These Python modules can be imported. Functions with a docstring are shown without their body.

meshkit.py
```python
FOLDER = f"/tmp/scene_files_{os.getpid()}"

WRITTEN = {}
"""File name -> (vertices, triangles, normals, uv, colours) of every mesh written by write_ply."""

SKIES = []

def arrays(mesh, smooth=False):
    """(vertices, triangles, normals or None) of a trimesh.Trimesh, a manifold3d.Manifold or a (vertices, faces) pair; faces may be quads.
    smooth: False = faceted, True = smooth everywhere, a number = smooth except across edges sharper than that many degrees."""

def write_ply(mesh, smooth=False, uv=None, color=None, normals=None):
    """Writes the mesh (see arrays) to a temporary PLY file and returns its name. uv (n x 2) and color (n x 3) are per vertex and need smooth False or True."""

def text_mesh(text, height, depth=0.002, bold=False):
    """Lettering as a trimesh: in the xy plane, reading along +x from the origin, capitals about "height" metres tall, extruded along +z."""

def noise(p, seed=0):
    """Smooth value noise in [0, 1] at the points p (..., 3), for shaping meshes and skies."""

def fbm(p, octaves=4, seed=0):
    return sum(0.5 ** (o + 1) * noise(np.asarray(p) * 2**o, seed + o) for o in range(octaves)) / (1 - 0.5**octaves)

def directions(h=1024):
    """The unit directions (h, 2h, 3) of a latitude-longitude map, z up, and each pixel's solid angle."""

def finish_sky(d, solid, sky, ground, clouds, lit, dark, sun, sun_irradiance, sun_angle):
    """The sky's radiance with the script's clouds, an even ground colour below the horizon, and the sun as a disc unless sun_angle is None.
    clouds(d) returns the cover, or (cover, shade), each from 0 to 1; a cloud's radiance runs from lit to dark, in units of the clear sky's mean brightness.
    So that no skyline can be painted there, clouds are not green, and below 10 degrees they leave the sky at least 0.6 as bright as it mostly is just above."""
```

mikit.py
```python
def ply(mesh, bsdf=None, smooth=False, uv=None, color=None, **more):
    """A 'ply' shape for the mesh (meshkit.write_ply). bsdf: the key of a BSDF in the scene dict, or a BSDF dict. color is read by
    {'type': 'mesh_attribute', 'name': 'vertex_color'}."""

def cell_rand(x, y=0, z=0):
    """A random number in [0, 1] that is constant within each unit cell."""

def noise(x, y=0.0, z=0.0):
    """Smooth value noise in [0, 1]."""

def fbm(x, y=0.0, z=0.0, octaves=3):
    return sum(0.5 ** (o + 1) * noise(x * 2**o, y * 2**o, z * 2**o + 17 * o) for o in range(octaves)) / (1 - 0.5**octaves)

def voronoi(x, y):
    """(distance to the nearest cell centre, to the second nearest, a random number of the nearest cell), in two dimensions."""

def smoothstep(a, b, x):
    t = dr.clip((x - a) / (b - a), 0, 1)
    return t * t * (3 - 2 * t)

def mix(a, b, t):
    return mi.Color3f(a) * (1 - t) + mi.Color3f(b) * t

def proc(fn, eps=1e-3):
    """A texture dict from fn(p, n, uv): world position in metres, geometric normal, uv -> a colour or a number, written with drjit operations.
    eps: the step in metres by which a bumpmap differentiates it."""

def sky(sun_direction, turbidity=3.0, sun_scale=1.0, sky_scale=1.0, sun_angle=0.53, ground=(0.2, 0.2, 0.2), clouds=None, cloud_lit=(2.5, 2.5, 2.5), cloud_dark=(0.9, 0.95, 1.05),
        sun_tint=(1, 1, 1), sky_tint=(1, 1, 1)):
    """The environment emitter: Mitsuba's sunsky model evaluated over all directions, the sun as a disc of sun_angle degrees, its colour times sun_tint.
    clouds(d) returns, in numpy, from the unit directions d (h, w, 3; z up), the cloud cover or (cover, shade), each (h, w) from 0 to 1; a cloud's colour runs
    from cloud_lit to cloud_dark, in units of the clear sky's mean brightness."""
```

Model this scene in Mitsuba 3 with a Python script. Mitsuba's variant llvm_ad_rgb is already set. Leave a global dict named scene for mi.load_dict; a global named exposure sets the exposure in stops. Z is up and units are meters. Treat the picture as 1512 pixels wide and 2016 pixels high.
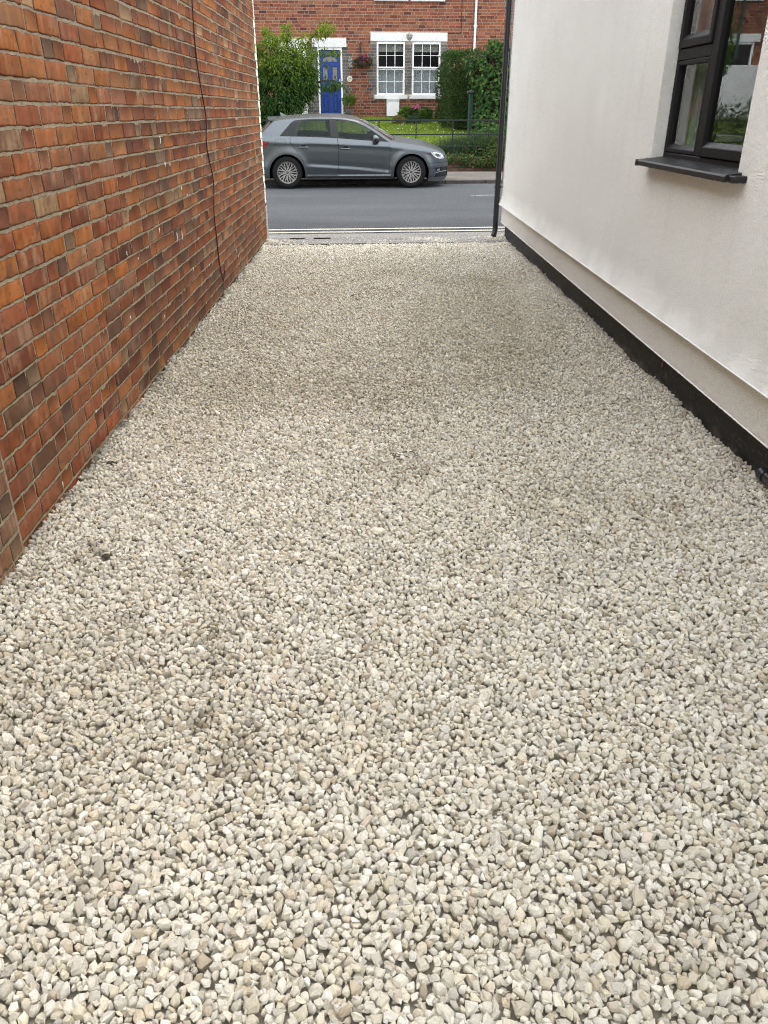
import math, numpy as np, trimesh, mitsuba as mi, mikit, meshkit
import drjit as dr
import shapely
import shapely.affinity
from shapely.geometry import Polygon, Point, LineString, box as sbox
from shapely.ops import unary_union
from scipy.spatial import ConvexHull

T = mi.ScalarTransform4f
scene, labels = {}, {}

# ------------------------------------------------------------------ camera, sky, exposure
CAM_H = 1.465
PITCH, YAW = math.radians(27.233), math.radians(0.9624)
fwd = np.array([math.sin(YAW) * math.cos(PITCH), math.cos(YAW) * math.cos(PITCH), -math.sin(PITCH)])
scene['camera'] = {'type': 'perspective', 'fov': 52.441, 'fov_axis': 'x', 'near_clip': 0.05, 'far_clip': 5000.0,
                   'to_world': T().look_at(origin=[0, 0, CAM_H], target=[float(v) for v in fwd + [0, 0, CAM_H]], up=[0, 0, 1])}


def overcast(d):
    n = meshkit.fbm(d * np.array([2.2, 2.2, 4.0]) + 7.3, 4, 3)
    return np.ones(d.shape[:2]), np.clip((n - 0.35) * 1.8, 0, 1)


scene['sky'] = mikit.sky((0.35, 0.25, 0.9), turbidity=4, sun_scale=0.10, sun_angle=26, clouds=overcast, cloud_lit=(2.5, 2.55, 2.65), cloud_dark=(1.9, 2.0, 2.15))
exposure = 3.2

# ------------------------------------------------------------------ helpers
PHI = math.radians(4.0)
CP, SP = math.cos(PHI), math.sin(PHI)


def street(v):
    """street frame (along the street, away from the alley, up) -> world"""
    v = np.asarray(v, float)
    return np.stack([v[..., 0] * CP - v[..., 1] * SP, v[..., 0] * SP + v[..., 1] * CP, v[..., 2]], -1)


def st(mesh):
    return trimesh.Trimesh(street(mesh.vertices), mesh.faces, process=False)


def put(key, mesh, mat, smooth=False, color=None, **kw):
    k, i = key, 0
    while k in scene:
        i += 1
        k = f'{key}_{i:03d}'
    if isinstance(mesh, list):
        mesh = cat(mesh)
    scene[k] = mikit.ply(mesh, mat, smooth=smooth, color=color, **kw)
    return k


def tag(key, label=None, category=None, group=None, kind=None):
    e = labels.setdefault(key, {})
    for a, b in (('label', label), ('category', category), ('group', group), ('kind', kind)):
        if b:
            e[a] = b


def cat(ms):
    vs, fs, n = [], [], 0
    for m in ms:
        vs.append(np.asarray(m.vertices)); fs.append(np.asarray(m.faces) + n); n += len(m.vertices)
    return trimesh.Trimesh(np.vstack(vs), np.vstack(fs), process=False)


def bx(x0, x1, y0, y1, z0, z1, c=0.0):
    """axis box, edges chamfered by c"""
    if c <= 0:
        m = trimesh.creation.box((x1 - x0, y1 - y0, z1 - z0))
        m.apply_translation(((x0 + x1) / 2, (y0 + y1) / 2, (z0 + z1) / 2))
        return m
    c = min(c, (x1 - x0) * .45, (y1 - y0) * .45, (z1 - z0) * .45)
    p = []
    for sx in (0, 1):
        for sy in (0, 1):
            for sz in (0, 1):
                q = np.array([(x0, x1)[sx], (y0, y1)[sy], (z0, z1)[sz]])
                g = np.array([1 - 2 * sx, 1 - 2 * sy, 1 - 2 * sz]) * c
                for a in range(3):
                    h = g.copy(); h[a] = 0
                    p.append(q + h)
    return hull(p)


def hull(p):
    p = np.asarray(p, float)
    h = ConvexHull(p)
    f = h.simplices.copy()
    n = np.cross(p[f[:, 1]] - p[f[:, 0]], p[f[:, 2]] - p[f[:, 0]])
    bad = (n * h.equations[:, :3]).sum(1) < 0
    f[bad] = f[bad][:, ::-1]
    used, inv = np.unique(f, return_inverse=True)
    return trimesh.Trimesh(p[used], inv.reshape(-1, 3), process=False)


def sphere(c, r, sub=2):
    m = trimesh.creation.icosphere(subdivisions=sub)
    m.apply_scale(r if np.ndim(r) == 0 else list(r))
    m.apply_translation(c)
    return m


def tube(pts, r, n=8, caps=True):
    p = np.asarray(pts, float)
    t = np.gradient(p, axis=0)
    t /= np.linalg.norm(t, axis=1, keepdims=True) + 1e-12
    ref = np.array([0.31, 0.17, 0.93]) if abs(t[:, 2]).mean() < .8 else np.array([0.9, 0.3, 0.1])
    a = np.cross(t, ref); a /= np.linalg.norm(a, axis=1, keepdims=True)
    b = np.cross(t, a)
    ang = np.arange(n) * 2 * np.pi / n
    r = np.broadcast_to(r, (len(p),))
    v = p[:, None] + r[:, None, None] * (np.cos(ang)[None, :, None] * a[:, None] + np.sin(ang)[None, :, None] * b[:, None])
    i, j = np.meshgrid(np.arange(len(p) - 1), np.arange(n), indexing='ij')
    q = np.stack([i * n + j, i * n + (j + 1) % n, (i + 1) * n + (j + 1) % n, (i + 1) * n + j], -1).reshape(-1, 4)
    f = np.vstack([q[:, [0, 2, 1]], q[:, [0, 3, 2]]])
    v = v.reshape(-1, 3)
    if caps:
        k = len(v)
        v = np.vstack([v, p[0], p[-1]])
        j = np.arange(n); m = (len(p) - 1) * n
        f = np.vstack([f, np.stack([j, (j + 1) % n, j * 0 + k], 1), np.stack([m + (j + 1) % n, m + j, j * 0 + k + 1], 1)])
    m = trimesh.Trimesh(v, f, process=False)
    if m.volume < 0:
        m.faces = m.faces[:, ::-1]
    return m


def spline(pts, n=40):
    from scipy.interpolate import CubicSpline
    p = np.asarray(pts, float)
    d = np.r_[0, np.cumsum(np.linalg.norm(np.diff(p, axis=0), axis=1))]
    return CubicSpline(d, p)(np.linspace(0, d[-1], n))


def lathe(prof, n=32):
    return trimesh.creation.revolve(np.asarray(prof, float), sections=n)


def extr(poly, d):
    return cat([trimesh.creation.extrude_polygon(g, d, engine='earcut') for g in getattr(poly, 'geoms', [poly])])


def grid_panel(x0, x1, y0, y1, nx, ny, fn):
    """a sheet of nx by ny cells; fn(a, b) -> points"""
    a, b = np.meshgrid(np.linspace(x0, x1, nx + 1), np.linspace(y0, y1, ny + 1), indexing='ij')
    v = fn(a, b).reshape(-1, 3)
    i, j = np.meshgrid(np.arange(nx), np.arange(ny), indexing='ij')
    k = i * (ny + 1) + j
    q = np.stack([k, k + ny + 1, k + ny + 2, k + 1], -1).reshape(-1, 4)
    return trimesh.Trimesh(v, np.vstack([q[:, [0, 1, 2]], q[:, [0, 2, 3]]]), process=False)


# ------------------------------------------------------------------ materials
def rgb(*c):
    return {'type': 'rgb', 'value': list(c)}


def mat(name, color, rough=.8, spec=.3, bump=None, bump_scale=1.0, eps=1e-3, **kw):
    b = {'type': 'principled', 'base_color': rgb(*color) if isinstance(color, tuple) else color, 'roughness': rough, 'specular': spec, **kw}
    if bump is not None:
        b = {'type': 'bumpmap', 'arbitrary': mikit.proc(bump, eps), 'scale': bump_scale, 'bsdf': b}
    scene[name] = {'type': 'twosided', 'bsdf': b}
    return name


VC = {'type': 'mesh_attribute', 'name': 'vertex_color'}
N, FB, MIX, SS = mikit.noise, mikit.fbm, mikit.mix, mikit.smoothstep

mat('m_gravel', VC, .9, .25)
mat('m_gravel_bed', mikit.proc(lambda p, n, uv: MIX((.16, .14, .11), (.34, .31, .26), FB(p.x * 60, p.y * 60, p.z * 60, 3))), .95, .1)


def brick_weight(p, n, uv):
    g = FB(p.x * 55, p.y * 55, p.z * 55, 3)
    h = N(p.x * 190 + 5, p.y * 190, p.z * 190)
    return SS(.60, .78, g) * .55 + SS(.80, .92, h) * .4


scene['m_brick'] = {'type': 'bumpmap', 'arbitrary': mikit.proc(lambda p, n, uv: FB(p.x * 130, p.y * 130, p.z * 130, 3) * .0022 + N(p.x * 40, p.y * 40, p.z * 40) * .0022, 1e-3), 'scale': 1.0,
                    'bsdf': {'type': 'blendbsdf', 'weight': mikit.proc(brick_weight),
                             'a': {'type': 'principled', 'base_color': VC, 'roughness': .9, 'specular': .15},
                             'b': {'type': 'principled', 'base_color': rgb(.085, .055, .04), 'roughness': .9, 'specular': .2}}}
mat('m_far_brick', VC, .85, .25)
mat('m_mortar', mikit.proc(lambda p, n, uv: MIX((.16, .13, .09), (.41, .34, .245), FB(p.x * 45, p.y * 45, p.z * 45, 4))), .95, .1,
    bump=lambda p, n, uv: FB(p.x * 220, p.y * 220, p.z * 220, 2) * .004)
mat('m_far_mortar', mikit.proc(lambda p, n, uv: MIX((.30, .245, .20), (.42, .35, .285), FB(p.x * 8, p.y * 8, p.z * 8, 3))), .95, .1)
mat('m_render', mikit.proc(lambda p, n, uv: MIX((.735, .735, .695), (.815, .82, .785), FB(p.y * 2.2, p.z * 2.6, p.x * 3, 4)) * (.89 + .20 * N(p.x * 150, p.y * 150, p.z * 150)) * (1 - .035 * SS(.52, .8, FB(p.y * 9, p.z * .7, 3, 3)) - .10 * SS(.72, .43, p.z) * SS(.42, .7, FB(p.y * 5, p.z * 5, 1, 3)))), .9, .2,
    bump=lambda p, n, uv: N(p.x * 150, p.y * 150, p.z * 150) * .008 + N(p.x * 60, p.y * 60, p.z * 60) * .005, eps=1e-3)
mat('m_band', mikit.proc(lambda p, n, uv: MIX((.63, .615, .565), (.72, .705, .655), FB(p.y * 3, p.z * 9, p.x * 3, 4)) * (.82 + .32 * N(p.x * 150, p.y * 150, p.z * 150))), .9, .2,
    bump=lambda p, n, uv: N(p.x * 150, p.y * 150, p.z * 150) * .007, eps=1e-3)
mat('m_bead', (.85, .85, .84), .4, .5)


def bitumen(p, n, uv):
    d = SS(.07, .0, p.z + .06 * N(p.y * 9, p.z * 9)) * .6
    s = SS(.70, .85, N(p.y * 55, p.z * 70)) * .25
    return MIX((.012, .012, .013), (.17, .155, .13), dr.minimum(d * FB(p.y * 40, p.z * 40, 0, 3) * 1.2 + s * .5, 1))


mat('m_bitumen', mikit.proc(bitumen), .6, .4, bump=lambda p, n, uv: FB(p.y * 60, p.z * 60, p.x * 60, 3) * .004)
mat('m_black_frame', (.010, .010, .011), .55, .22)
mat('m_black_sill', mikit.proc(lambda p, n, uv: MIX((.011, .011, .012), (.03, .03, .03), SS(.55, .8, FB(p.x * 30, p.y * 12, p.z * 30, 3)))), .45, .4)
mat('m_black_pipe', (.013, .014, .018), .35, .5)
mat('m_white', (.80, .81, .81), .45, .45)
mat('m_white_dirty', mikit.proc(lambda p, n, uv: MIX((.66, .67, .65), (.80, .80, .79), FB(p.x * 7, p.y * 7, p.z * 7, 3))), .6, .3)
mat('m_cream', mikit.proc(lambda p, n, uv: MIX((.70, .64, .52), (.80, .76, .66), FB(p.x * 30, p.y * 30, p.z * 30, 3))), .7, .3)
mat('m_blue_door', (.003, .036, .205), .38, .5)
mat('m_door_glass', (.17, .18, .16), .2, .5)
mat('m_door_lead', (.03, .03, .035), .3, .5)
mat('m_chrome', (.75, .76, .78), .2, .5, metallic=1.0)
mat('m_green_paint', (.025, .065, .045), .5, .4)
mat('m_post_cap', (.075, .10, .085), .7, .3)
mat('m_fence', (.012, .022, .014), .5, .4)
mat('m_stone', mikit.proc(lambda p, n, uv: MIX((.16, .16, .14), (.45, .44, .40), FB(p.x * 35, p.y * 35, p.z * 35, 3))), .9, .2)
mat('m_slate', mikit.proc(lambda p, n, uv: MIX((.07, .07, .08), (.13, .13, .14), FB(p.x * 5, p.y * 5, p.z * 5, 3))), .7, .3)
mat('m_room', (.14, .13, .12), .9, .1)
mat('m_room_dark', (.10, .095, .09), .9, .1)
mat('m_curtain', (.66, .69, .72), .9, .1)
mat('m_blind', (.60, .58, .53), .9, .1)
mat('m_towel', (.70, .68, .64), .95, .1)


def asphalt(p, n, uv):
    g = N(p.x * 140, p.y * 140)
    v = p.y * CP - p.x * SP
    base = MIX((.053, .057, .063), (.090, .095, .101), FB(p.x * .7, p.y * 1.6, 0, 4)) * (1 + .10 * SS(.5, .1, dr.abs(v - 12.6)) + .10 * SS(.5, .1, dr.abs(v - 14.2)) - .10 * SS(.05, .02, dr.abs(v - 14.95 + .03 * N(p.x * 2))))
    return base * (.65 + .7 * g)


mat('m_road', mikit.proc(asphalt), .9, .25, bump=lambda p, n, uv: N(p.x * 110, p.y * 110) * .006)
mat('m_apron', mikit.proc(lambda p, n, uv: MIX((.15, .148, .142), (.32, .31, .295), FB(p.x * 3, p.y * 22, 0, 4)) * (.7 + .6 * N(p.x * 120, p.y * 120))), .92, .2,
    bump=lambda p, n, uv: N(p.x * 110, p.y * 110) * .006)
mat('m_pavement', mikit.proc(lambda p, n, uv: MIX((.075, .068, .062), (.135, .124, .112), FB(p.x * 2.2, p.y * 2.2, 0, 4)) * (.75 + .5 * N(p.x * 120, p.y * 120))), .92, .2)
mat('m_kerb', mikit.proc(lambda p, n, uv: MIX((.05, .046, .042), (.11, .10, .092), FB(p.x * 9, p.y * 9, p.z * 9, 3))), .9, .2)
mat('m_marking', mikit.proc(lambda p, n, uv: MIX((.44, .42, .35), (.16, .16, .15), SS(.70, .95, FB(p.x * 26, p.y * 50, 0, 3)))), .8, .2)
mat('m_white_marking', mikit.proc(lambda p, n, uv: MIX((.36, .36, .35), (.16, .16, .16), SS(.50, .7, FB(p.x * 26, p.y * 50, 0, 3)))), .8, .2)
mat('m_earth', mikit.proc(lambda p, n, uv: MIX((.07, .10, .02), (.13, .17, .04), FB(p.x * 3, p.y * 3, p.z * 3, 4))), .95, .1)
mat('m_soil', mikit.proc(lambda p, n, uv: MIX((.06, .045, .03), (.13, .10, .07), FB(p.x * 9, p.y * 9, p.z * 9, 4))), .95, .1)
mat('m_oldwall', VC, .9, .2)
mat('m_bark', (.09, .065, .045), .9, .1)
scene['m_leaf'] = {'type': 'principledthin', 'base_color': VC, 'roughness': .5, 'diff_trans': .7, 'spec_trans': 0.0}
mat('m_petal', VC, .7, .2)
mat('m_grass', VC, .8, .2)
mat('m_dark_lump', (.032, .028, .024), .9, .2)
mat('m_clod', mikit.proc(lambda p, n, uv: MIX((.03, .026, .02), (.12, .10, .08), FB(p.x * 160, p.y * 160, p.z * 160, 3))), .95, .1)
mat('m_dead_leaf', (.22, .085, .03), .8, .2)
mat('m_terracotta', (.09, .06, .05), .8, .2)
mat('m_cable', (.055, .018, .018), .5, .3)
mat('m_grey_cable', (.30, .30, .30), .6, .3)
scene['m_pane'] = {'type': 'thindielectric', 'int_ior': 1.52}
scene['m_dark_pane'] = {'type': 'thindielectric', 'int_ior': 1.44, 'specular_transmittance': rgb(.55, .58, .57)}
# car
mat('m_paint', (.118, .136, .148), .31, .5, metallic=.85, clearcoat=1.0, clearcoat_gloss=.96)
mat('m_trim', (.012, .012, .013), .35, .4)
mat('m_underbody', (.008, .008, .008), .9, .1)
mat('m_tyre', (.012, .012, .013), .75, .25)
mat('m_alloy', (.62, .60, .57), .35, .5, metallic=.75)
mat('m_brake', (.02, .02, .02), .6, .3)
mat('m_lamp', (.62, .65, .68), .18, .6, metallic=.5, clearcoat=1.0)
mat('m_lamp_strip', (.88, .90, .92), .25, .6)
mat('m_lamp_dark', (.10, .11, .12), .2, .6, clearcoat=1.0)
mat('m_tail', (.20, .008, .012), .2, .6, clearcoat=1.0)
mat('m_seat', (.035, .035, .037), .8, .2)
def tinted(name, weight, film, tint):
    scene[name] = {'type': 'blendbsdf', 'weight': weight, 'a': {'type': 'thindielectric', 'int_ior': 1.5, 'specular_transmittance': rgb(*tint)},
                   'b': {'type': 'twosided', 'bsdf': {'type': 'principled', 'base_color': rgb(*film), 'roughness': .12, 'specular': .5}}}


tinted('m_car_glass', .22, (.03, .045, .042), (.85, .92, .89))
tinted('m_car_glass_dark', .55, (.02, .028, .028), (.7, .76, .74))
tinted('m_house_pane', .25, (.03, .032, .032), (.85, .88, .87))

rng = np.random.default_rng(11)
G = lambda *s: rng.normal(size=s)
U = lambda a, b, *s: rng.uniform(a, b, size=s)

# ------------------------------------------------------------------ ground, road, pavements
LX, RX, RP = -1.315, 1.68, 1.74          # brick wall face, render face, recessed plinth face
ROAD0, ROAD1 = 10.95, 18.80              # street frame: near and far edge of the road


def sheet(u0, u1, v0, v1, z):
    p = street(np.array([[u0, v0, z], [u1, v0, z], [u1, v1, z], [u0, v1, z]]))
    return trimesh.Trimesh(p, [[0, 1, 2], [0, 2, 3]], process=False)


put('ground', sheet(-1500, 1500, -1500, 1500, -.12), 'm_soil'); tag('ground', kind='structure', label='bare ground under the street and gardens')
put('road', cat([sheet(-60, 60, ROAD0 - .02, ROAD1 + .05, 0.0)]), 'm_road'); tag('road', kind='structure', label='grey asphalt road crossing the end of the drive')
put('apron', sheet(-60, 60, 10.1, ROAD0 + .02, .004), 'm_apron'); tag('apron', kind='structure', label='worn grey strip of pavement between the gravel and the yellow lines')
for a, b in ((11.09, 11.19), (11.385, 11.485)):
    put('road__edge_line', sheet(-60, 60, a, b, .0045), 'm_marking')
for k in range(-4, 6):
    put('road__bay_line', sheet(3.1 + k * 6, 5.1 + k * 6, 16.05, 16.12, .0045), 'm_white_marking')
# far kerb of separate stones and the pavement
for k in range(-26, 32):
    u0 = k * .915 + .27
    m = bx(u0 + .004, u0 + .908, ROAD1, ROAD1 + .135, -.1, .078 + U(-.002, .002, 1)[0], .012)
    put('kerb' if False else 'pavement__kerb_stone', st(m), 'm_kerb', smooth=30)
put('pavement', st(bx(-60, 60, ROAD1 + .137, 21.72, -.1, .076)), 'm_pavement'); tag('pavement', kind='structure', label='pavement beyond the parked car')
for i, (px, w) in enumerate(((-.20, .19), (.12, .22))):
    m = cat([bx(px - w / 2, px + w / 2, 10.515, 10.55, .0, .016, .003)])
    k = put('drain_cover', st(m), 'm_dark_lump')
    tag(k, ('left of two small dark metal slot covers where the gravel meets the road', 'right of two small dark metal slot covers where the gravel meets the road')[i], 'drain cover')


# ------------------------------------------------------------------ gravel: stones dropped one by one on a height map
def make_gravel():
    """a trodden layer: every stone fills its own cell of a power diagram, with a gap, and a loose scatter lies on top"""
    from scipy.spatial import cKDTree
    r = np.random.default_rng(5)
    s = .0182
    xlo, xhi = LX + .004, RP - .004
    gy, gx = np.meshgrid(np.arange(.14, 10.95, s * .866), np.arange(xlo, xhi, s), indexing='ij')
    gx = gx + (np.arange(gx.shape[0]) % 2)[:, None] * s / 2
    P = np.stack([gx.ravel(), gy.ravel()], 1) + r.normal(0, .38 * s, (gx.size, 2))
    edge = lambda x: 10.47 + .09 * (meshkit.fbm(np.stack([x * 5, x * 0, x * 0], -1), 3) - .5) + math.tan(PHI) * (x + 1)
    keep = (P[:, 0] > xlo + .003) & (P[:, 0] < xhi - .003) & (r.random(len(P)) > .10) & (P[:, 1] < edge(P[:, 0]) - r.exponential(.010, len(P)))
    P = P[keep]
    n = len(P)
    R = np.exp(r.normal(0, .30, n)) * s * .5
    w = np.clip(R, .28 * s, .92 * s) ** 2

    def radii(P, ang):
        """distance from each centre to its cell's border along the angles (n, k)"""
        _, nb = cKDTree(P).query(P, k=15)
        ux, uy = np.cos(ang), np.sin(ang)
        out = np.full(ang.shape, 1.05 * s)
        for j in range(1, 15):
            d = P[nb[:, j]] - P
            L = np.hypot(d[:, 0], d[:, 1]) + 1e-9
            off = np.clip((L * L + w - w[nb[:, j]]) / (2 * L), .12 * L, None)
            c = (ux * d[:, :1] + uy * d[:, 1:]) / L[:, None]
            out = np.minimum(out, np.where(c > .08, off[:, None] / np.maximum(c, .08), 1))
        out = np.minimum(out, np.where(ux > .05, (xhi - P[:, :1]) / np.maximum(ux, .05), 1))
        return np.minimum(out, np.where(ux < -.05, (xlo - P[:, :1]) / np.minimum(ux, -.05), 1))

    a16 = np.tile(np.arange(12) * 2 * np.pi / 12, (n, 1))
    for _ in range(1):
        q = radii(P, a16)
        P = P + .75 * np.stack([(q ** 3 * np.cos(a16)).sum(1), (q ** 3 * np.sin(a16)).sum(1)], 1) / (q ** 2).sum(1)[:, None] * (2 / 3)
    q = radii(P, a16)
    rm = np.sqrt((q ** 2).mean(1))

    def ground(x, y):
        p = np.stack([x, y, x * 0], -1)
        z = (meshkit.fbm(p * 1.6 + 3, 3) - .5) * .034 + (meshkit.fbm(p * 7 + 9, 2) - .5) * .014
        return z + .016 * np.exp(-((x - LX) / .07) ** 2) * (.4 + meshkit.noise(p * 4)) + .014 * np.exp(-((x - RP) / .09) ** 2) * (.4 + meshkit.noise(p * 4 + 8)) - .006

    def tones(px, py, m):
        """warm and grey limestones; dusty trodden patches, fines and soot marks are lasting differences of the stones"""
        pos = np.stack([px, py, px * 0], -1)
        pal = np.array([[.66, .625, .545], [.69, .66, .595], [.63, .575, .475], [.61, .58, .525], [.73, .705, .655], [.55, .48, .38], [.60, .53, .455], [.67, .62, .51], [.50, .475, .43]])
        col = pal[r.choice(len(pal), m, p=[.25, .22, .13, .09, .13, .04, .03, .08, .03])] * np.exp(r.normal(0, .085, (m, 1)))
        dirt = np.clip((meshkit.fbm(pos * 1.1 + 31, 4, 2) - .47) * 3.0, 0, 1)
        trod = np.exp(-((py - 5.9) / 2.7) ** 2) * (.50 + .50 * np.clip(meshkit.fbm(pos * [1.9, .8, 1] + 12, 3, 8) * 2 - .5, 0, 1))
        soot = np.zeros(m)
        for a, b, c in ((-.36, 1.50, .085), (-.45, 1.62, .05), (-.50, 2.03, .06), (-.46, 1.86, .055), (-.60, 1.12, .045), (-.80, 2.09, .05), (-.34, .96, .035), (.22, 3.30, .08), (.02, 2.47, .035), (-1.1, 2.53, .09), (-.66, 2.38, .04), (-1.21, 2.36, .09), (.71, 2.40, .04), (.31, 1.33, .035), (1.27, 2.92, .05), (.05, 4.1, .05), (.65, 5.14, .07), (-.43, 7.57, .07), (.68, 4.63, .05), (-.78, 3.06, .05)):
            soot = np.maximum(soot, np.exp(-(((px - a) / c) ** 2 + ((py - b) / (c * 1.3)) ** 2)))
        soot = np.clip(soot * 2.0 * meshkit.noise(pos * 45 + 3) - .12, 0, 1)
        col *= (1 - .13 * dirt - .21 * trod)[:, None] * np.array([1, 1, 1]) - np.array([.0, .020, .062]) * (dirt * .7 + trod)[:, None]
        col *= 1 - (.62 * soot * r.uniform(.1, 1, m) ** 1.5)[:, None] * np.array([.88, .96, 1.06])
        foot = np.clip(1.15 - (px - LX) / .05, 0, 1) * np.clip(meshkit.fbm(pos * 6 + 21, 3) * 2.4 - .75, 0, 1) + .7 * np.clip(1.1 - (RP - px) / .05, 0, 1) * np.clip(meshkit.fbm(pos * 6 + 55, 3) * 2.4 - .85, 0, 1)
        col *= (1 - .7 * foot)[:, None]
        street_pale = np.clip((py - 8.9) / 1.2, 0, 1)[:, None]  # stones get paler towards the street end
        return np.clip((col * (1 + .12 * street_pale) + .05 * street_pale) * np.array([.925, .935, .92]), .03, .82)

    half = (P[:, 1] * math.cos(PITCH) + CAM_H * math.sin(PITCH)) * .4925 + .15
    level = np.where(np.abs(P[:, 0] - P[:, 1] * math.tan(YAW)) > half, 2, np.digitize(P[:, 1], (2.1, 4.0)))
    V, F, C, off = [], [], [], 0
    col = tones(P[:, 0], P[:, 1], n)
    z0 = ground(P[:, 0], P[:, 1])
    tilt = r.normal(0, .33, (n, 2))
    lift = r.normal(0, .0046, n) * np.where(P[:, 1] > 4.5, 1.25, 1)
    hgt = .72 * rm * r.uniform(.6, 1.3, n)
    RINGS = {0: (6, ((-1.3, .74), (-.05, 1.0), (.62, .86), (.97, .56))), 1: (6, ((-1.1, .78), (.10, 1.0), (.84, .68))), 2: (5, ((-.7, .92), (.66, .80)))}
    for lv, (K, rings) in RINGS.items():
        sel = np.nonzero(level == lv)[0]
        if not len(sel):
            continue
        m = len(sel)
        ang = r.uniform(0, 2 * np.pi, m)[:, None] + np.arange(K) * 2 * np.pi / K + r.normal(0, .24, (m, K))
        w0 = w
        full = np.zeros((n, K)); full[sel] = ang
        rad = radii(P, full)[sel]
        rad = .86 * rad + .07 * (np.roll(rad, 1, 1) + np.roll(rad, -1, 1))
        rad = np.clip(rad * r.uniform(.93, 1.09, (m, 1)) - .0006, .0022, .021) * (1 + r.normal(0, .075, (m, K)))
        h = hgt[sel][:, None]
        vs = []
        slope = r.normal(0, .24, (m, 2))
        for zf, rf in rings:
            j = 0 if zf < 0 else .16
            rr = rad * rf * (1 + r.normal(0, j, (m, K)))
            x, y = rr * np.cos(ang), rr * np.sin(ang)
            z = h * (zf + r.normal(0, .10 if 0 <= zf < .9 else .03, (m, K))) + (slope[:, :1] * x + slope[:, 1:] * y if zf > .5 else 0)
            vs.append(np.stack([x, y, z], -1))
        vs.append(np.stack([r.normal(0, .12, m) * rm[sel], r.normal(0, .12, m) * rm[sel], h[:, 0] * (1.04 + np.abs(r.normal(0, .07, m)))], -1)[:, None])
        v = np.concatenate(vs, 1)
        v[..., 2] += v[..., 0] * tilt[sel][:, :1] + v[..., 1] * tilt[sel][:, 1:]
        v += np.stack([P[sel, 0], P[sel, 1], z0[sel] + lift[sel] - .55 * h[:, 0]], -1)[:, None]
        v[..., 0] = np.clip(v[..., 0], xlo - .003, xhi + .003)
        nr = len(rings)
        f = []
        for q_ in range(nr - 1):
            for k in range(K):
                a, b = q_ * K + k, q_ * K + (k + 1) % K
                f += [(a, b, b + K), (a, b + K, a + K)]
        for k in range(K):
            f.append(((nr - 1) * K + k, (nr - 1) * K + (k + 1) % K, nr * K))
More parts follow.
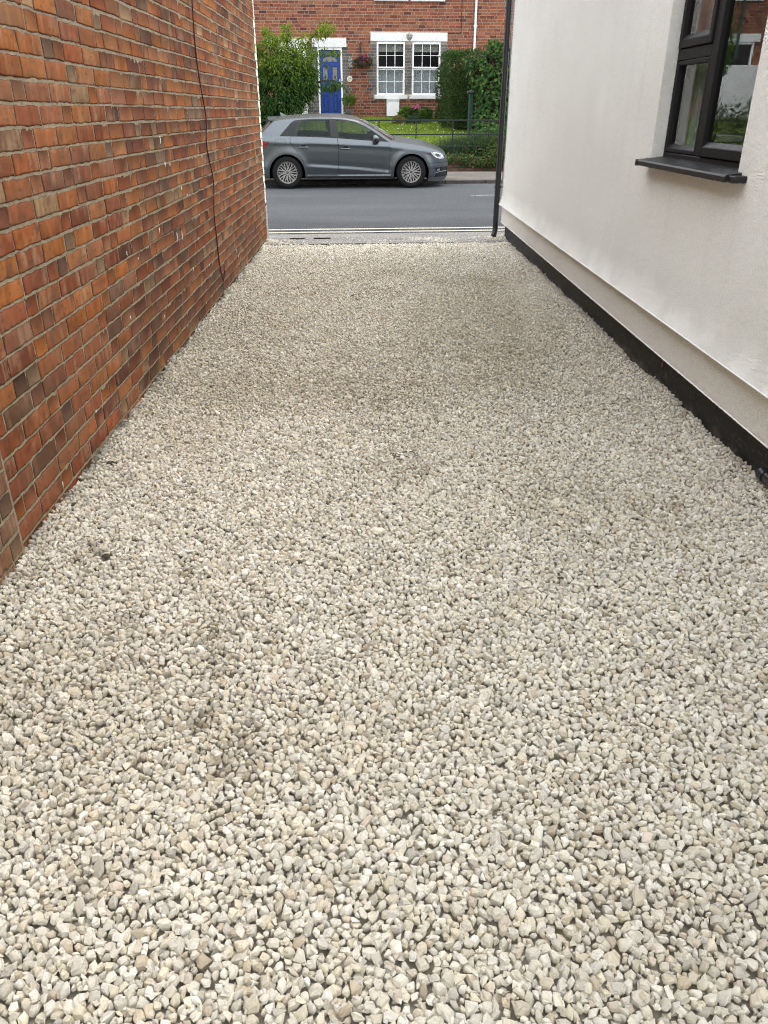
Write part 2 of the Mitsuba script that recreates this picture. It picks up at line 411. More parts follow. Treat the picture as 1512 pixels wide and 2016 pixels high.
        nv = nr * K + 1
        V.append(v.reshape(-1, 3)); F.append((np.array(f)[None] + (np.arange(m) * nv)[:, None, None]).reshape(-1, 3) + off)
        C.append(np.repeat(col[sel], nv, 0)); off += m * nv
    # the next layer down, seen in the gaps
    nu = 24000
    uy = .3 + 4.4 * r.uniform(0, 1, nu) ** .8; ux_ = uy * math.tan(YAW) + ((uy * math.cos(PITCH) + CAM_H * math.sin(PITCH)) * .4925 + .12) * r.uniform(-1, 1, nu)
    ok = (ux_ > xlo + .008) & (ux_ < xhi - .008)
    ux_, uy = ux_[ok], uy[ok]
    nu = len(ux_)
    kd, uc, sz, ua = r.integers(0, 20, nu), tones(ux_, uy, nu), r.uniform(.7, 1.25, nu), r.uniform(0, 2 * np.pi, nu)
    uz = ground(ux_, uy) - r.uniform(.008, .015, nu)
    for k in range(20):
        q = r.normal(size=(9, 3)); q /= np.linalg.norm(q, axis=1, keepdims=True)
        hm = hull(q * [.0105, .0085, .0065])
        sel = np.nonzero(kd == k)[0]
        v = hm.vertices[None] * sz[sel][:, None, None]
        x, y, z = v[..., 0], v[..., 1], v[..., 2]
        x, y = x * np.cos(ua[sel])[:, None] - y * np.sin(ua[sel])[:, None], x * np.sin(ua[sel])[:, None] + y * np.cos(ua[sel])[:, None]
        v = np.stack([x + ux_[sel][:, None], y + uy[sel][:, None], z + uz[sel][:, None]], -1)
        nv = v.shape[1]
        V.append(v.reshape(-1, 3)); F.append((hm.faces[None] + (np.arange(len(sel)) * nv)[:, None, None]).reshape(-1, 3) + off)
        C.append(np.repeat(uc[sel], nv, 0)); off += len(sel) * nv
    # loose stones and chips on top, and a few strays on the pavement strip
    ne = 31000
    ex, ey = r.uniform(xlo + .01, xhi - .01, ne), .15 + 10.25 * r.uniform(0, 1, ne)
    ok = ey < edge(ex) - .01
    ex, ey = ex[ok], ey[ok]
    sx = r.uniform(-1.28, 1.68, 55); sy = edge(sx) + r.exponential(.07, 55) - .01
    ex, ey = np.r_[ex, sx], np.r_[ey, sy]
    ne = len(ex)
    ez = np.where(np.arange(ne) < ne - 55, ground(ex, ey) + r.uniform(-.004, .0055, ne), .007)
    kind = r.integers(0, 30, ne)
    size = np.exp(r.normal(0, .30, ne)).clip(.45, 1.6)
    size[-55:] *= .7
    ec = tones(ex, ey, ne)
    for k in range(30):
        q = r.normal(size=(11, 3)); q /= np.linalg.norm(q, axis=1, keepdims=True)
        q = np.sign(q) * np.abs(q) ** .75 * [.0106, .0082 * r.uniform(.8, 1.1), .0062 * r.uniform(.8, 1.2)]
        hm = hull(q)
        sel = np.nonzero(kind == k)[0]
        a, tx, ty = r.uniform(0, 2 * np.pi, len(sel)), r.normal(0, .35, len(sel)), r.normal(0, .35, len(sel))
        v = hm.vertices[None] * size[sel][:, None, None]
        x, y, z = v[..., 0], v[..., 1], v[..., 2]
        y, z = y * np.cos(tx)[:, None] - z * np.sin(tx)[:, None], y * np.sin(tx)[:, None] + z * np.cos(tx)[:, None]
        x, z = x * np.cos(ty)[:, None] + z * np.sin(ty)[:, None], -x * np.sin(ty)[:, None] + z * np.cos(ty)[:, None]
        x, y = x * np.cos(a)[:, None] - y * np.sin(a)[:, None], x * np.sin(a)[:, None] + y * np.cos(a)[:, None]
        v = np.stack([x + ex[sel][:, None], y + ey[sel][:, None], z + ez[sel][:, None]], -1)
        nv = v.shape[1]
        V.append(v.reshape(-1, 3)); F.append((hm.faces[None] + (np.arange(len(sel)) * nv)[:, None, None]).reshape(-1, 3) + off)
        C.append(np.repeat(ec[sel], nv, 0)); off += len(sel) * nv
    V, F, C = np.vstack(V), np.vstack(F), np.vstack(C)
    C = C * (.92 + .16 * meshkit.noise(V * 170, 4))[:, None]
    print('gravel stones', n + ne, 'triangles', len(F))
    put('gravel', trimesh.Trimesh(V, F, process=False), 'm_gravel', color=C)
    tag('gravel', 'pale cream crushed stone gravel covering the drive between the two buildings', 'gravel', kind='stuff')
    bed = grid_panel(LX - .02, RP + .02, .1, 10.40, 60, 200, lambda a, b: np.stack([a, b + (b > 10.2) * math.tan(PHI) * (a + 1), ground(np.clip(a, LX, RP), b) - .0190], -1))
    back = trimesh.Trimesh([[LX - .02, -6, -.02], [RP + .02, -6, -.02], [RP + .02, .14, -.02], [LX - .02, .14, -.02]], [[0, 1, 2], [0, 2, 3]], process=False)
    put('drive_bed', cat([bed, back]), 'm_gravel_bed', smooth=True); tag('drive_bed', kind='structure', label='earth bed of the drive under the gravel')


make_gravel()


# ------------------------------------------------------------------ bricks
def brick_grid(n, m):
    a = np.r_[0, 0, np.linspace(.035, .965, n - 1), 1, 1]
    b = np.r_[0, 0, np.linspace(.09, .91, m - 1), 1, 1]
    A, B = np.meshgrid(a, b, indexing='ij')
    ring = np.zeros(A.shape); ring[1, :] = ring[-2, :] = 1; ring[:, 1] = ring[:, -2] = 1
    ring[0, :] = ring[-1, :] = 2; ring[:, 0] = ring[:, -1] = 2
    nb = len(b)
    i, j = np.meshgrid(np.arange(len(a) - 1), np.arange(nb - 1), indexing='ij')
    k = i * nb + j
    q = np.stack([k, k + nb, k + nb + 1, k + 1], -1).reshape(-1, 4)
    return A.ravel(), B.ravel(), ring.ravel(), np.vstack([q[:, [0, 1, 2]], q[:, [0, 2, 3]]])


def brick_faces(s0, s1, z0, z1, proud, grid, seed, rough=.0016, edge=.0035, depth=.0018):
    """front faces of many bricks at once in wall coordinates (along, up, out): arrays (k, nv, 3)"""
    A, B, ring, F = grid
    s0, s1, z0, z1 = (np.asarray(v, float)[:, None] for v in (s0, s1, z0, z1))
    s = s0 + (s1 - s0) * A[None]; z = z0 + (z1 - z0) * B[None]
    P = np.stack([s, z, s * 0 + seed], -1)
    inner = (ring < 1.5)
    w = rough * 2
    ds = (meshkit.noise(P * 38, 1) - .5) * w + (meshkit.noise(P * 90, 11) - .5) * w
    dz = (meshkit.noise(P * 38, 2) - .5) * w * 1.2 + (meshkit.noise(P * 90, 12) - .5) * w
    d = np.asarray(proud, float)[:, None] + (meshkit.noise(P * 26, 3) - .5) * depth + np.where(ring == 1, -edge, 0)[None]
    d = np.where(inner[None], d, -.012)
    return np.stack([s + ds, z + dz, d], -1), F


def left_wall():
    r = np.random.default_rng(21)
    course, joint, perp = .0815, .0098, .0078
    zb = -.055
    S0, S1, Z0, Z1, PR, PIER, PAINT = [], [], [], [], [], [], []
    for c in range(43):
        z0 = zb + c * course
        for seg in (0, 1):
            lo, hi = ((.6, 2.525), (2.54, 10.60))[seg]
            y = lo - (r.uniform(0, .24) if seg == 0 else (.0, .0)[c % 2])
            k = int(r.integers(0, 4))
            first = True
            while y < hi - .03:
                k += 1
                if first and seg == 1:
                    L = (.12, .245)[c % 2]
                    first = False
                else:
                    L = .117 if (k % 4 == 0 or r.random() < .12) else .253
                L *= 1 + r.normal(0, .018)
                e = min(y + L, hi)
                if hi - e < .06:
                    e = hi
                paint = False
                if seg == 1 and hi - e < 1e-6:
                    e2 = hi
                    # the returns of the painted street front: alternately long and short
                    ps = hi - (.17 if c % 2 else .095)
                    if y < ps - .03:
                        S0.append(y); S1.append(ps - perp); Z0.append(z0); Z1.append(z0 + course - joint); PR.append(.0014 + abs(r.normal(0, .0010))); PIER.append(0); PAINT.append(0)
                        y = ps
                    paint = z0 > .38
                S0.append(y); S1.append(e - perp); Z0.append(z0); Z1.append(z0 + course - joint); PR.append(.0014 + abs(r.normal(0, .0010)) + (.024 if seg == 0 else 0)); PIER.append(seg == 0); PAINT.append(2 if (seg == 1 and e == hi and not paint) else int(paint))
                y = e
    S0, S1, Z0, Z1, PR, PIER, PAINT = map(np.array, (S0, S1, Z0, Z1, PR, PIER, PAINT))
    # courses are not laid dead straight
    wob = lambda s, z: (meshkit.noise(np.stack([s * .9, z * 5, s * 0], -1), 5) - .5) * .009
    dz = wob((S0 + S1) / 2, np.round(Z0, 4))
    tilt = r.normal(0, .0009, len(S0))
    Z0, Z1 = Z0 + dz + tilt, Z1 + dz + tilt * .5 - np.abs(r.normal(0, .0013, len(S0)))
    keep = ~((S1 > 3.43) & (S0 < 3.67) & (Z0 < .02) & (Z1 > -.06)) & (S1 - S0 > .02)
    S0, S1, Z0, Z1, PR, PIER, PAINT = (v[keep] for v in (S0, S1, Z0, Z1, PR, PIER, PAINT))
    n = len(S0)
    zc, sc = (Z0 + Z1) / 2, (S0 + S1) / 2
    pal = np.array([[.38, .132, .040], [.335, .108, .038], [.285, .086, .038], [.215, .066, .036], [.125, .050, .034], [.37, .225, .125], [.23, .145, .09], [.175, .085, .048]])
    low = np.clip((1.15 - zc) / .9, 0, 1)
    base = np.array([.20, .25, .25, .14, .05, .03, .02, .06])
    head = (S1 - S0) < .16
    ch = np.array([r.choice(8, p=(lambda p: p / p.sum())(base * np.array([1, 1, 1, 1, 1, 1 + 3.2 * h, 1 + 2.0 * h, 1]) * np.array([1 - .25 * l, 1, 1, 1 + .3 * l, 1 + .2 * l, 1 - .5 * l, 1, 1 + .6 * l]))) for h, l in zip(head, low)])
    tone = pal[ch] * np.exp(r.normal(0, .10, (n, 1))) * np.array([.76, .76, .72])
    tone[PIER == 1] = tone[PIER == 1] * .55 + np.array([.24, .16, .105]) * .45
    vis = (zc > -.06) & (zc < 2.75) & (sc > 2.0)
    dist = np.sqrt(sc ** 2 + (zc - CAM_H) ** 2 + 1.3 ** 2)
    size = (S1 - S0) / dist ** 2 * np.where(vis, 1, 1e-6) * np.where(sc < 2.3, .2, 1)
    order = np.argsort(-size)

    def colors(P, idx):
        """per-vertex tone: drag marks, mortar smears, kiln marks"""
        s, z = P[..., 0], P[..., 1]
        k = idx[:, None] * 13.7
        st_ = meshkit.noise(np.stack([s * 95 + k, z * 9, s * 0], -1), 7)
        bl = meshkit.fbm(np.stack([s * 16 + k, z * 22, s * 0], -1), 3, 9)
        sm = meshkit.fbm(np.stack([s * 11 + k * 3, z * 14, s * 0], -1), 3, 17)
        c = tone[idx][:, None] * (.58 + .50 * st_ + .34 * bl)[..., None] * (.80 + .42 * meshkit.fbm(np.stack([s * 1.7, z * 2.6, s * 0], -1), 4, 31))[..., None]
        buff = np.array([.36, .25, .16])
        w = np.clip((st_ * .6 + sm * .6 - .68) * 3.2, 0, .55)[..., None] * r.uniform(0, 1, (len(idx), 1, 1))
        c = c * (1 - w) + buff * w
        dk = np.clip((.36 - bl) * 4, 0, .65)[..., None]
        c = c * (1 - dk) + np.array([.10, .05, .034]) * dk
        bloom = (np.clip(meshkit.fbm(np.stack([s * 2.3 + k * .02, z * 4.5, s * 0], -1), 4, 41) * 2.2 - .75, 0, 1) * (.35 + .65 * sm) * .34)[..., None]
        c = c * (1 - bloom) + np.array([.34, .26, .18]) * bloom
        grime = np.clip((.70 - z) / .7, 0, 1) * np.clip(meshkit.fbm(np.stack([s * 1.1, z * 3, s * 0], -1), 3, 23) * 1.6 - .35, 0, 1)
        g = (grime * .72)[..., None]
        c = c * (1 - g) + np.array([.105, .064, .040]) * g
        c = c * (1 - .58 * (ring_ > 0))[None, :, None]
        return np.clip(c, .012, .7)

    holder = 'brick_building'
    tag(holder, 'old red and orange brick building wall along the left side of the drive', 'building')

    def world(P):
        return np.stack([LX - .006 + P[..., 2] + .006, P[..., 0], P[..., 1]], -1)

    paint_idx = PAINT == 1
    big = [i for i in order if not paint_idx[i]][:262]
    mid = [i for i in order if not paint_idx[i]][262:]
    gb, gm = brick_grid(13, 5), brick_grid(4, 2)
    mid = np.array(mid)
    seen = (sc[mid] > 1.9) & (zc[mid] < 2.8)
    for grid, idx, single in ((gb, np.array(big), True), (gm, mid[seen], False), (brick_grid(2, 2), mid[~seen], False)):
        P, F = brick_faces(S0[idx], S1[idx], Z0[idx], Z1[idx], PR[idx], grid, 0.5, rough=.0024, edge=.0027)
        ring_ = grid[2]
        C = colors(P, idx)
        W = world(P)
        if single:
            for k in range(len(idx)):
                put(holder + '__brick', trimesh.Trimesh(W[k], F, process=False), 'm_brick', smooth=True, color=C[k])
        else:
            nv = W.shape[1]
            FF = (F[None] + (np.arange(len(idx)) * nv)[:, None, None]).reshape(-1, 3)
            k = put(holder + '__brickwork', trimesh.Trimesh(W.reshape(-1, 3), FF, process=False), 'm_brick', smooth=True, color=C.reshape(-1, 3))
            tag(k, kind='stuff')
    pi = np.nonzero(paint_idx & (Z0 < 2.9))[0]
    P, F = brick_faces(S0[pi], S1[pi], Z0[pi], Z1[pi] + .004, PR[pi] + .002, gm, .5)
    W = world(P)
    for k in range(len(pi)):
        put(holder + '__painted_quoin', trimesh.Trimesh(W[k], F, process=False), 'm_cream', smooth=True)
    # mortar behind the bricks, 6 mm back, with sagging beds
    mort = grid_panel(.5, 10.597, -.12, 3.45, 420, 180, lambda a, b: np.stack([LX - .0013 + (meshkit.noise(np.stack([a * 60, b * 60, a * 0], -1), 3) - .5) * .0016, a, b], -1))
    put(holder + '__mortar', mort, 'm_mortar', smooth=True)
    pm = grid_panel(.5, 2.533, -.12, 3.45, 60, 120, lambda a, b: np.stack([LX + .0224 + (meshkit.noise(np.stack([a * 60, b * 60, a * 0], -1), 3) - .5) * .0016, a, b], -1))
    put(holder + '__mortar', pm, 'm_mortar', smooth=True)
    put(holder + '__mortar', bx(LX - .01, LX + .021, 2.520, 2.534, -.12, 3.45, .002), 'm_mortar')
    body = [bx(-7.5, LX - .02, -8, 10.60, -.12, 3.45)]
    put(holder + '__core', body, 'm_cream')
    rf = trimesh.Trimesh([[LX + .12, -8.1, 3.41], [LX + .12, 10.75, 3.41], [-4.4, 10.75, 5.2], [-4.4, -8.1, 5.2], [-7.7, -8.1, 3.41], [-7.7, 10.75, 3.41]], [[0, 1, 2], [0, 2, 3], [3, 2, 5], [3, 5, 4], [0, 3, 4], [1, 5, 2]], process=False)
    put(holder + '__roof', rf, 'm_slate')
    # the vent: a brick is missing at the foot of the wall, stuffed with bristle
    put(holder + '__air_vent', bx(LX - .030, LX - .004, 3.44, 3.665, -.10, .022), 'm_dark_lump')
    br = []
    for k in range(90):
        y, z = r.uniform(3.46, 3.65), r.uniform(-.07, .012)
        br.append(tube([[LX - .005, y, z], [LX + .004 + r.uniform(0, .006), y + r.normal(0, .006), z + r.normal(0, .008)]], .0009, 3))
    k = put(holder + '__vent_bristles', br, 'm_stone'); tag(k, kind='stuff')
    # white paint drips
    fl = []
    spots = [(5.45, 1.30, .035), (5.50, 1.16, .03), (5.9, .98, .02), (6.05, .93, .02), (5.15, .80, .03), (5.6, .70, .05), (5.75, .69, .055), (6.3, .60, .02), (4.3, .46, .02), (6.0, .42, .03), (4.4, .78, .02), (5.0, .30, .02), (6.6, .35, .02)]
    spots += [(r.uniform(3.0, 8.5), r.uniform(.05, 1.0), r.uniform(.005, .011)) for _ in range(14)]
    spots += [(3.02, .055, .022), (3.35, .28, .016), (3.55, .19, .014), (7.9, .30, .03), (8.0, .24, .03), (8.1, .18, .03)]
    for y, z, h in spots:
        w = min(.006, h * .3)
        q = np.array([[-w, 0], [-w * .7, h * .4], [0, h * .6], [w, h * .3], [w * .6, -h * .3], [0, -h * .55]]) + r.normal(0, w * .2, (6, 2))
        v = np.vstack([np.c_[np.full(6, LX + .0022), y + q[:, 0], z + q[:, 1]], np.c_[np.full(6, LX - .004), y + q[:, 0] * 1.2, z + q[:, 1] * 1.1]])
        fl.append(hull(v))
    k = put(holder + '__paint_flecks', fl, 'm_white'); tag(k, kind='stuff', label='white paint drips splashed over the bricks')
    # foot of the corner, grey cement
    put(holder + '__corner_render', bx(LX - .02, LX + .006, 10.46, 10.607, -.1, .40, .004), 'm_stone')


left_wall()

# the loose cable on the brick wall
pts = [(6.885, 3.4), (6.88, 2.9), (6.878, 2.19), (6.853, 1.845), (6.895, 1.603), (6.965, 1.364), (6.930, 1.25), (7.0, 1.074), (7.04, .94), (6.955, .742), (6.99, .516), (7.012, .246), (7.05, .150), (7.11, .118), (7.17, .137), (7.197, .203)]
put('hanging_cable', tube(spline([(LX + .012 + .004 * math.sin(i * 1.7), y, z) for i, (y, z) in enumerate(pts)], 120), .0048, 6), 'm_cable', smooth=True)
tag('hanging_cable', 'thin dark maroon cable hanging down the brick wall with a hooked end', 'cable')


# ------------------------------------------------------------------ the rendered building on the right
def right_building():
    h = 'rendered_building'
    tag(h, 'building with pale cream rendered wall and black plinth on the right of the drive', 'building')
    Y0, Y1, ZT = -8.0, 10.60, 3.3
    wy0, wy1, wz0, wz1 = 3.845, 5.082, 1.212, 2.42
    # wall: sheet in (y, z) with the window cut out, 0.09 thick, flaring outward to the bead at its foot
    zs = [.412, .425, .44, .46, .485, .515, .55, .60, wz0, wz1, 2.8, ZT]
    flare = lambda z: RX - .042 * np.clip((.60 - z) / .19, 0, 1) ** 2.4
    cells = []
    ys = list(np.linspace(Y0, wy0, 30)) + list(np.linspace(wy0, wy1, 8))[1:] + list(np.linspace(wy1, Y1, 24))[1:]
    V, F = [], []
    for i in range(len(ys) - 1):
        for j in range(len(zs) - 1):
            if ys[i] >= wy0 - 1e-6 and ys[i + 1] <= wy1 + 1e-6 and zs[j] >= wz0 - 1e-6 and zs[j + 1] <= wz1 + 1e-6:
                continue
            k = len(V)
            for y, z in ((ys[i], zs[j]), (ys[i], zs[j + 1]), (ys[i + 1], zs[j + 1]), (ys[i + 1], zs[j])):
                V.append((float(flare(z)), y, z))
            F += [[k, k + 1, k + 2], [k, k + 2, k + 3]]
    wall = trimesh.Trimesh(V, F, process=False)
    wall.merge_vertices()
    put(h + '__wall', wall, 'm_render', smooth=True)
    # reveals of the window and the street end
    d = .075
    rv = [bx(RX - .0005, RX + d + .02, wy1, wy1 + .03, wz0 - .03, wz1 + .03), bx(RX - .0005, RX + d + .02, wy0 - .03, wy0, wz0 - .03, wz1 + .03), bx(RX - .0005, RX + d + .02, wy0 - .03, wy1 + .03, wz1, wz1 + .03), bx(RX + .005, RX + d + .02, wy0, wy1, wz0 - .04, wz0 - .012)]
    for m in rv:
        m.vertices[:, 0] = np.where(m.vertices[:, 0] < RX, RX + .0005, m.vertices[:, 0])
    put(h + '__reveal', rv, 'm_render')
    x0 = RX + .006
    put(h + '__core', [bx(x0, 9, Y0, 2.8, .21, ZT - .01), bx(x0, 9, 6.44, Y1 - .01, .21, ZT - .01), bx(4.7, 9, 2.8, 6.44, .21, ZT - .01), bx(x0, 4.7, 2.8, 6.44, .21, .5), bx(x0, 4.7, 2.8, 6.44, 2.55, ZT - .01),
                       bx(x0, RX + .3, 2.8, wy0 - .031, .5, 2.55), bx(x0, RX + .3, wy1 + .031, 6.44, .5, 2.55), bx(x0, RX + .3, wy0 - .031, wy1 + .031, .5, wz0 - .041), bx(x0, RX + .3, wy0 - .031, wy1 + .031, wz1 + .031, 2.55)], 'm_render')
    put(h + '__band', [bx(RX, RX + .3, Y0, Y1 - .003, .197, .408, .003)], 'm_band')
    put(h + '__bead', bx(RX - .0445, RX + .01, Y0, Y1 - .001, .4065, .4125, .001), 'm_bead')
    put(h + '__bead', bx(RX - .003, RX + .01, Y0, Y1 - .001, .191, .1965, .001), 'm_bead')
    put(h + '__plinth', grid_panel(Y0, Y1, -.12, .20, 400, 10, lambda a, b: np.stack([RP + (meshkit.fbm(np.stack([a * 9, b * 9, a * 0], -1), 3) - .5) * .006, a, b], -1)), 'm_bitumen', smooth=True)
    put(h + '__core', bx(RP + .02, 9, Y0, Y1, -.12, .195), 'm_bitumen')
    put(h + '__corner_trim', bx(RX - .003, RX + .02, Y1 - .012, Y1 + .004, .42, ZT - .02, .002), 'm_bead')
    rf = trimesh.Trimesh([[RX - .12, Y0 - .1, ZT], [RX - .12, Y1 + .15, ZT], [5.4, Y1 + .15, 5.1], [5.4, Y0 - .1, 5.1], [9.1, Y0 - .1, ZT], [9.1, Y1 + .15, ZT]], [[0, 2, 1], [0, 3, 2], [3, 5, 2], [3, 4, 5], [0, 4, 3], [1, 2, 5]], process=False)
    put(h + '__roof', rf, 'm_slate')
    # ---- window: x goes into the wall
    w = h + '__window'
    fx0, fx1 = RX + .070, RX + .135       # frame front and back
    fr = lambda y0, y1, z0, z1, a=fx0, b=fx1: bx(a, b, y0, y1, z0, z1, .004)
    top = wz1
    put(w + '__frame', [fr(wy1 - .020, wy1, wz0, top), fr(wy0, wy0 + .040, wz0, top), fr(wy0 + .04, wy1 - .02, wz0 - .005, wz0 + .035), fr(wy0 + .04, wy1 - .02, top - .04, top), fr(4.522, 4.588, wz0 + .035, top - .04), fr(4.588, wy1 - .02, 1.715, 1.772)], 'm_black_frame', smooth=30)

    def sash(y0, y1, z0, z1, t, px=.0):
        a, b = fx0 - px, fx1 - .01
        fm = [fr(y0, y0 + t, z0, z1, a, b), fr(y1 - t, y1, z0, z1, a, b), fr(y0 + t, y1 - t, z0, z0 + t, a, b), fr(y0 + t, y1 - t, z1 - t, z1, a, b)]
        put(w + '__sash', fm, 'm_black_frame', smooth=30)
        put(w + '__glazing_bead', [hull([(a + .004, y0 + t, z0 + t + .0005), (a + .004, y1 - t, z0 + t + .0005), (a + .022, y0 + t, z0 + t + .022), (a + .022, y1 - t, z0 + t + .022), (a + .022, y0 + t, z0 + t), (a + .022, y1 - t, z0 + t)])], 'm_black_sill')
        p = trimesh.Trimesh([[a + .023, y0 + t - .002, z0 + t - .002], [a + .023, y1 - t + .002, z0 + t - .002], [a + .023, y1 - t + .002, z1 - t + .002], [a + .023, y0 + t - .002, z1 - t + .002]], [[0, 2, 1], [0, 3, 2]], process=False)
        put(w + '__pane', p, 'm_dark_pane')

    sash(4.590, wy1 - .022, 1.250, 1.713, .022)
    sash(4.590, wy1 - .022, 1.774, top - .042, .040, .012)
    sash(wy0 + .042, 4.520, 1.250, top - .042, .048, .012)
    prof = [(RX - .078, 1.176), (RX - .078, 1.199), (RX - .070, 1.207), (RX + .09, 1.226), (RX + .09, 1.200), (RX - .062, 1.186), (RX - .064, 1.176)]
    e = extr(Polygon(prof), 5.10 - 3.80)
    v = e.vertices
    e = trimesh.Trimesh(np.stack([v[:, 0], 3.80 + v[:, 2], v[:, 1]], 1), e.faces[:, ::-1], process=False)
    caps = [bx(RX - .083, RX + .0, 5.094, 5.112, 1.172, 1.207, .003), bx(RX - .060, RX + .0, 3.735, 3.806, 1.176, 1.205, .003)]
    put(w + '__sill', cat([e] + caps), 'm_black_sill')
    # inside: sill board, a strip of curtain and a stack of towels
    put(w + '__inner_board', bx(RX + .14, RX + .36, wy0 - .02, wy1 + .02, wz0 - .038, wz0 + .012, .004), 'm_white')
    put('folded_curtain', grid_panel(4.98, 5.085, 1.24, 2.40, 30, 4, lambda a, b: np.stack([RX + .22 + .018 * np.sin(a * 210), a, b], -1)), 'm_curtain', smooth=True)
    tag('folded_curtain', 'pale curtain edge behind the far pane of the black window', 'curtain')
    tw = [hull([(RX + .17 + sx * .008, 4.66 + sy * .01 + j * .004, 1.226 + k * .042 + sz) for sx in (0, 22) for sy in (0, 17) for sz in (.006, .034)] + [(RX + .25, 4.745, 1.226 + k * .042), (RX + .25, 4.745, 1.266 + k * .042), (RX + .163, 4.745, 1.246 + k * .042), (RX + .25, 4.655, 1.246 + k * .042)]) for k, j in enumerate((0, 1, -1))]
    for m in tw:
        put('towel_stack__towel', m, 'm_towel', smooth=40)
    tag('towel_stack', 'small stack of folded white towels inside the black window', 'towels')
    return h


right_building()


# ------------------------------------------------------------------ odds and ends beside the right wall
def downpipe(key, x, y, z0, z1, r, matn, brackets, wall_dir, shoe=None):
    pts = [(x, y, z1)] + [(x, y, z0 + .10), (x, y, z0 + .06)] + ([(x + shoe[0] * .5, y + shoe[1] * .5, z0 + .02), (x + shoe[0], y + shoe[1], z0 - .01)] if shoe else [(x, y, z0)])
    put(key + '__pipe', tube(pts, r, 16), matn, smooth=40)
    for zb in brackets:
        put(key + '__bracket', [tube([(x, y, zb - .016), (x, y, zb + .016)], r + .006, 16), bx(min(x, x + wall_dir[0]), max(x, x + wall_dir[0]) + .001, y - .010 + min(0, wall_dir[1]), y + .010 + max(0, wall_dir[1]), zb - .012, zb + .012, .002)], matn, smooth=40)


downpipe('rendered_building__downpipe', 1.617, 10.625, .035, 3.25, .034, 'm_black_pipe', (.61, 2.10), (.075, 0), (-.02, -.035))
tag('rendered_building__downpipe', 'black downpipe at the street corner of the rendered wall')
put('rendered_building__corner_cable', tube(spline([(1.672, 10.607, 3.25), (1.671, 10.607, 2.0), (1.672, 10.607, .75), (1.66, 10.62, .52), (1.652, 10.61, .42)], 40), .007, 6), 'm_grey_cable', smooth=True)
put('waste_pipe', [tube([(1.716, 3.10, .046), (1.712, 2.75, .055), (1.706, 2.1, .06)], .024, 12), tube([(1.716, 3.102, .046), (1.716, 3.06, .046)], .029, 12)], 'm_black_pipe', smooth=40)
tag('waste_pipe', 'black pipe end lying at the foot of the black plinth, right edge', 'pipe')
q = np.array([[0, 0, 0], [.5, .16, .1], [1, 0, .02], [.75, -.2, .12], [.3, -.22, -.05], [-.15, .02, .1]]) * .045
dl = trimesh.Trimesh(np.c_[RP - .006 - np.abs(q[:, 2]), 4.50 + q[:, 1] * 1.6, .10 + q[:, 0]], [[0, 1, 4], [1, 3, 4], [1, 2, 3], [0, 4, 5]], process=False)
put('dead_leaf', dl, 'm_dead_leaf'); tag('dead_leaf', 'small curled orange dead leaf stuck on the black plinth', 'leaf')


def lump(c, r, seed):
    rr = np.random.default_rng(seed)
    m = trimesh.creation.icosphere(subdivisions=2)
    v = m.vertices * (1 + .9 * (meshkit.fbm(m.vertices * 2.1 + seed * 7, 3) - .5))[:, None]
    return trimesh.Trimesh(v * r + c, m.faces, process=False)


LUMPS = [((-.985, 2.50), .014, 'dark crumb of soil near the foot of the brick wall, nearest the camera edge'), ((-.58, 2.35), .008, 'small dark crumb on the gravel left of centre'),
         ((-1.22, 3.36), .016, 'dark lump lying against the brick wall just before the air vent'), ((-1.24, 2.93), .014, 'dark lump tucked against the wall foot nearer than the vent'), ((.66, 2.32), .009, 'dark crumb on the right half of the gravel')]
for i, ((x, y), r, lab) in enumerate(LUMPS):
    k = put('soil_clod', lump((x, y, .004), (r * 1.2, r * .9, r * .5), i), 'm_clod')
    tag(k, lab, 'soil clod')
put('white_stone', lump((.02, 2.66, .012), (.026, .017, .015), 31), 'm_cream', smooth=40)
tag('white_stone', 'one larger white stone lying on top of the gravel in mid drive', 'stone')
tw = []
rr = np.random.default_rng(8)
for k in range(9):
    a = rr.uniform(-1.5, 1.5); L = rr.uniform(.015, .045); c = np.array([.16, 3.42, .010]) + rr.normal(0, .022, 3) * [1.6, 1, .1]
    tw.append(tube([c - [L * math.cos(a) / 2, L * math.sin(a) / 2, 0], c + [0, 0, .004], c + [L * math.cos(a) / 2, L * math.sin(a) / 2, .002]], .0022, 5))
put('twig_litter', tw, 'm_clod'); tag('twig_litter', 'little tangle of dark twigs lying on the gravel in mid drive', 'twigs')


# ------------------------------------------------------------------ the brick house across the street (u, z, out) with its wall at v = HV
HV = 28.5
W2 = lambda P: street(np.stack([P[..., 0], HV - P[..., 2], P[..., 1]], -1))


def hb(u0, u1, z0, z1, o0, o1, c=.0):
    """a box on the house front: along, up, outwards"""
    return st(bx(u0, u1, HV - o1, HV - o0, z0, z1, c))


WINS = [(2.24, 3.145), (3.375, 4.285)]
WZ0, WZ1 = 1.915, 3.41


